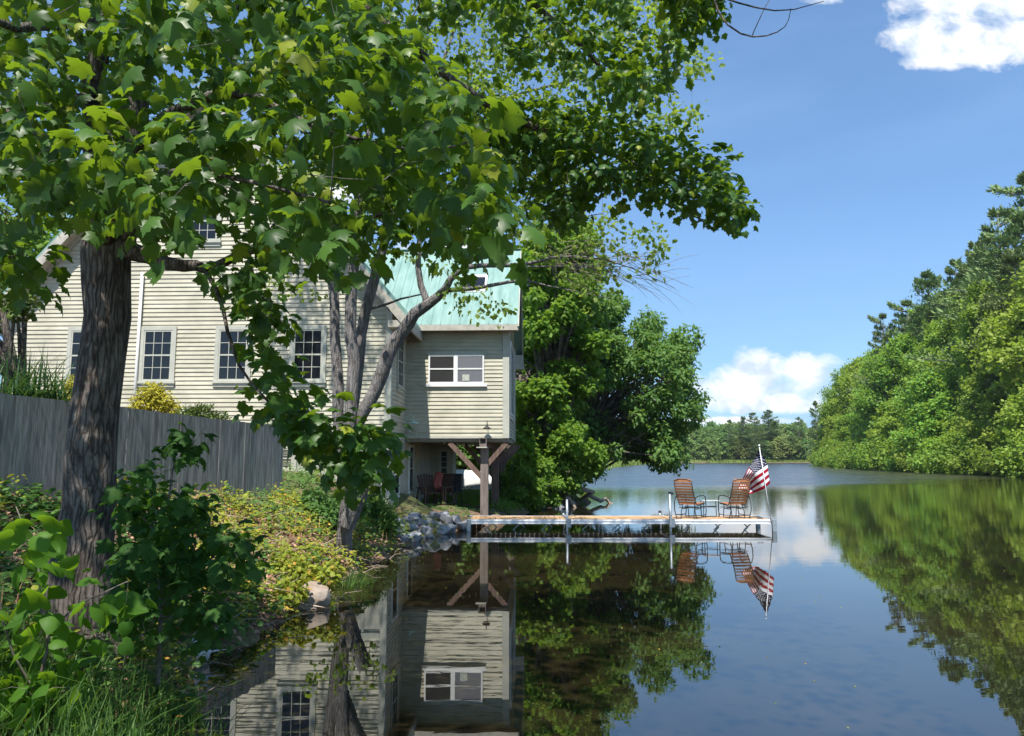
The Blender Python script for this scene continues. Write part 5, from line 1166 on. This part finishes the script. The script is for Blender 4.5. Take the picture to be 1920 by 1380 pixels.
def pine_mesh(seed, H, W, n, ls):
    rg = np.random.default_rng(seed); O, D, Nn = [], [], []; mbt = MB(); mbt.tube([(0, 0, -1), (0, .05, H * .5), (0, 0, H)], [H * .016, H * .010, .03], 7)
    nw = 19; per = n // (nw * 5)
    for w_ in range(nw):
        f = w_ / (nw - 1); z = H * (.16 + .82 * f); L_ = W * .5 * ((1 - f) ** .6 * .9 + .10) * rg.uniform(.6, 1.25)
        for b in range(5):
            if rg.random() < .12: continue
            a = rg.uniform(0, 6.28); l = L_ * rg.uniform(.65, 1.15); up = .10 + .35 * f; d = np.array([math.cos(a), math.sin(a), up]); tip = np.array([0, 0, z]) + d * l
            mbt.tube([(0, 0, z), tuple(tip)], [H * .004, H * .001], 4, cap=False)
            s = rg.random((per, 1)) ** .6 * .85 + .2; p = np.array([0, 0, z]) + d * l * s; sd = np.array([-math.sin(a), math.cos(a), 0])
            wd = l * .42 * (1.2 - s); p = p + sd * wd * rg.normal(size=(per, 1)) + np.array([0, 0, 1]) * rg.normal(size=(per, 1)) * .14 + np.array([0, 0, .1])
            O.append(p); D.append(d * .7 + unit(rg, per) * .6 + [0, 0, .25]); Nn.append(unit(rg, per) * .5 + [0, 0, .8])
    O, D, Nn = map(np.concatenate, (O, D, Nn)); return O, D, Nn, ls * (1 + .25 * rg.normal(size=len(O))).clip(.5, 1.5), mbt
def proto(kind, m, args, lk):
    O, D, Nn, sz, mbt = kind(*args); lm = leaves('crown', m, O, D, Nn, sz, lk, extra='mesh')
    t = mbt.build('trunk', M['bark_grey']); tm = t.data; bpy.data.objects.remove(t); return lm, tm, args[1]
TALL = [proto(tree_mesh, M['forest'], (s, 24, w_, 22000, .46, bh), KITE) for s, w_, bh in ((5, 13, .06), (6, 15, .05), (7, 11, .1))]
DEC = [proto(tree_mesh, M['forest'], (s, 15, w_, 11000, .44, bh), KITE) for s, w_, bh in ((1, 10, .05), (2, 9, .08), (3, 12, .04), (4, 8.5, .12))]
FAR = [proto(tree_mesh, M['forest_far'], (s, 12, w_, 2800, .75, .05), KITE) for s, w_ in ((11, 9), (12, 8), (13, 10))]
PIN = [proto(pine_mesh, M['pine'], (s, 24, w_, 15000, .52), NEEDLE) for s, w_ in ((21, 14), (22, 12), (23, 15.5))]
BUSH = [proto(tree_mesh, M['forest'], (s, 5, w_, 4200, .36, .0, 1.15), KITE) for s, w_ in ((31, 6.5), (32, 7.5))]
def place(name, pr, x, y, h, rz, label, group, wide=1.0, cat='tree'):
    lm, tm, H = pr; t = thing(name, label, cat, (x, y, hz(x, y) - .2), rz, group); s = h / H; t.scale = (s * wide, s * wide, s)
    for nm, me in (('crown', lm), ('trunk', tm)):
        o = bpy.data.objects.new(nm, me); COL.objects.link(o); o.parent = t
    return t
PF = [(1490, 800), (1505, 785), (1520, 755), (1560, 690), (1600, 655), (1612, 640), (1640, 600), (1690, 565), (1740, 520), (1800, 480), (1870, 400), (1920, 335), (2100, 260), (2400, 200)]
rs = random.Random(17)
rows = [(2.5, 6.0, 9, 15), (8, 7.0, 14, 24), (15, 8, 18, 29), (25, 9, 20, 32), (38, 11, 20, 34)]
rowlab = ['leafy green tree at the waterline on the right shore', 'broadleaf tree just behind the front row on the right shore', 'tall broadleaf tree in the middle of the right shore wood', 'tall tree high on the right shore slope', 'tree on the skyline of the right shore slope']
for ri, (dd, step, hmin, hmax) in enumerate(rows):
    y = 72 + ri * 2
    while y < 205:
        yy = y + rs.uniform(-2, 2); d = dd + rs.uniform(-1.5, 1.5) * (0.5 if ri == 0 else 1.6); x = float(np.interp(yy, XR[:, 0], XR[:, 1])) + d; gzz = hz(x, yy)
        X_, Y_, D_ = proj((x, yy, gzz)); top = np.interp(X_, [a for a, b in PF], [b for a, b in PF]); zt_ = P(X_, top, yy).z
        lim = zt_ - gzz
        y += step * (1 + (y - 72) / 160)
        if X_ > 2060 or X_ < 1490: continue
        h = min(lim * rs.uniform(.93, 1.03), rs.uniform(hmin, hmax))
        if h < 4.5: continue
        if ri >= 2 and rs.random() < .33: place('pine_tree', rs.choice(PIN), x, yy, h, rs.uniform(0, 6), 'white pine standing among the broadleaf trees of the right shore', 'pines on the right shore', 1.15)
        else: place('broadleaf_tree', rs.choice(TALL if h > 16 else DEC), x, yy, h, rs.uniform(0, 6), rowlab[ri], 'broadleaf trees on the right shore', rs.uniform(.85, 1.1) * min(1.5, max(1, 12 / h)))
y = 70
while y < 200:
    x = float(np.interp(y, XR[:, 0], XR[:, 1])) + rs.uniform(-.3, .8); place('waterside_bush', rs.choice(BUSH), x, y, rs.uniform(3.2, 5.6), rs.uniform(0, 6), 'low bush hanging over the water along the right shore', 'bushes along the right shore', 1.0, 'bush'); y += rs.uniform(3.5, 6)
# distinct pines by position
def pine_at(px, top, Y, label, wide=.9):
    p = P(px, top, Y); z = hz(p.x, Y); place('pine_tree', rs.choice(PIN), p.x, Y, p.z - z, rs.uniform(0, 6), label, 'pines', wide)
pine_at(1925, 330, 96, 'tallest white pine, at the right edge of the photo', 1.0)
pine_at(1868, 395, 104, 'white pine second from the right edge, below the tallest one', .85)
pine_at(1738, 512, 122, 'dark pine on the skyline left of the tallest pines', .85)
pine_at(1900, 470, 88, 'broad white pine just above the round maple crown at the right edge', 1.0)
pine_at(1830, 455, 112, 'white pine between the tallest pines and the dark skyline pine', .9)
pine_at(1790, 490, 116, 'lower pine left of the group of tallest pines', .8)
pine_at(1700, 565, 124, 'shaggy pine behind the maples of the right shore', .85)
pine_at(1655, 590, 128, 'ragged pine leaning above the middle of the right shore wood', .7)
pine_at(1528, 752, 178, 'pale pine at the far left end of the right shore wood', .6)
for px, top, w_ in ((1393, 781, .8), (1414, 774, .75), (1440, 769, .85), (1452, 790, .8), (1368, 787, .7), (1497, 782, .6)):
    pine_at(px, top, 268 + (px % 7), 'pine standing above the far shore, %s' % {1393: 'left of the tall pair', 1414: 'left one of the tall pair', 1440: 'tallest of the far pines', 1452: 'just right of the tallest', 1368: 'small and farthest left', 1497: 'alone toward the right shore'}[px], w_ * 1.35)
flab = ['hazy green tree at the waterline of the far shore', 'hazy green tree behind the far shoreline', 'hazy treetop on the skyline of the far shore']
for ri, (Y0, n, h0, h1) in enumerate(((269, 26, 6, 9), (277, 24, 8, 11), (290, 24, 9, 12), (306, 22, 9.5, 12), (325, 20, 10.5, 12.5))):
    for i in range(n):
        px = 1180 + (i + rs.uniform(.1, .9)) * 400 / n; Y = Y0 + rs.uniform(-2, 3); x = P(px, 860, Y).x
        place('far_tree', rs.choice(FAR), x, Y, rs.uniform(h0, h1), rs.uniform(0, 6), flab[0 if ri == 0 else (1 if ri < 4 else 2)], 'trees along the far shore', 1.15)
# left shore beyond the overhanging tree
for i in range(34):
    Y = rs.uniform(60, 262); x = float(shore(Y)) - rs.uniform(4, 26)
    place('shore_tree', rs.choice(DEC), x, Y, rs.uniform(7, 11), rs.uniform(0, 6), 'tree on the left shore seen past the overhanging tree', 'trees on the left shore')
# reeds
rp = []
while len(rp) < 15000:
    if rng.random() < .6: x = rng.uniform(52, 120); y = 265.5 + rng.uniform(-2.0, 3.5); 
    else: y = rng.uniform(90, 262); x = float(shore(y)) + rng.uniform(-3.0, .6)
    rp.append((x, y, -.05))
tag(blades('reeds', M['reed'], rp, .7, 1.5, .11, .3, rng, seg=3), kind='stuff')

# ------------------------------------------------------------------ the summer air between here and the far shore
mb = MB(); mb.box((-420, -50, -4), (420, 640, 60))
hzb = mb.build('haze', [])
hm = bpy.data.materials.new('haze'); hm.use_nodes = True; nt = hm.node_tree; nt.nodes.clear()
pv = nt.nodes.new('ShaderNodeVolumePrincipled'); pv.inputs['Color'].default_value = (.80, .90, 1, 1); pv.inputs['Density'].default_value = .00014; pv.inputs['Anisotropy'].default_value = .2
om = nt.nodes.new('ShaderNodeOutputMaterial'); nt.links.new(pv.outputs[0], om.inputs['Volume'])
hzb.data.materials.append(hm); tag(hzb, kind='stuff')
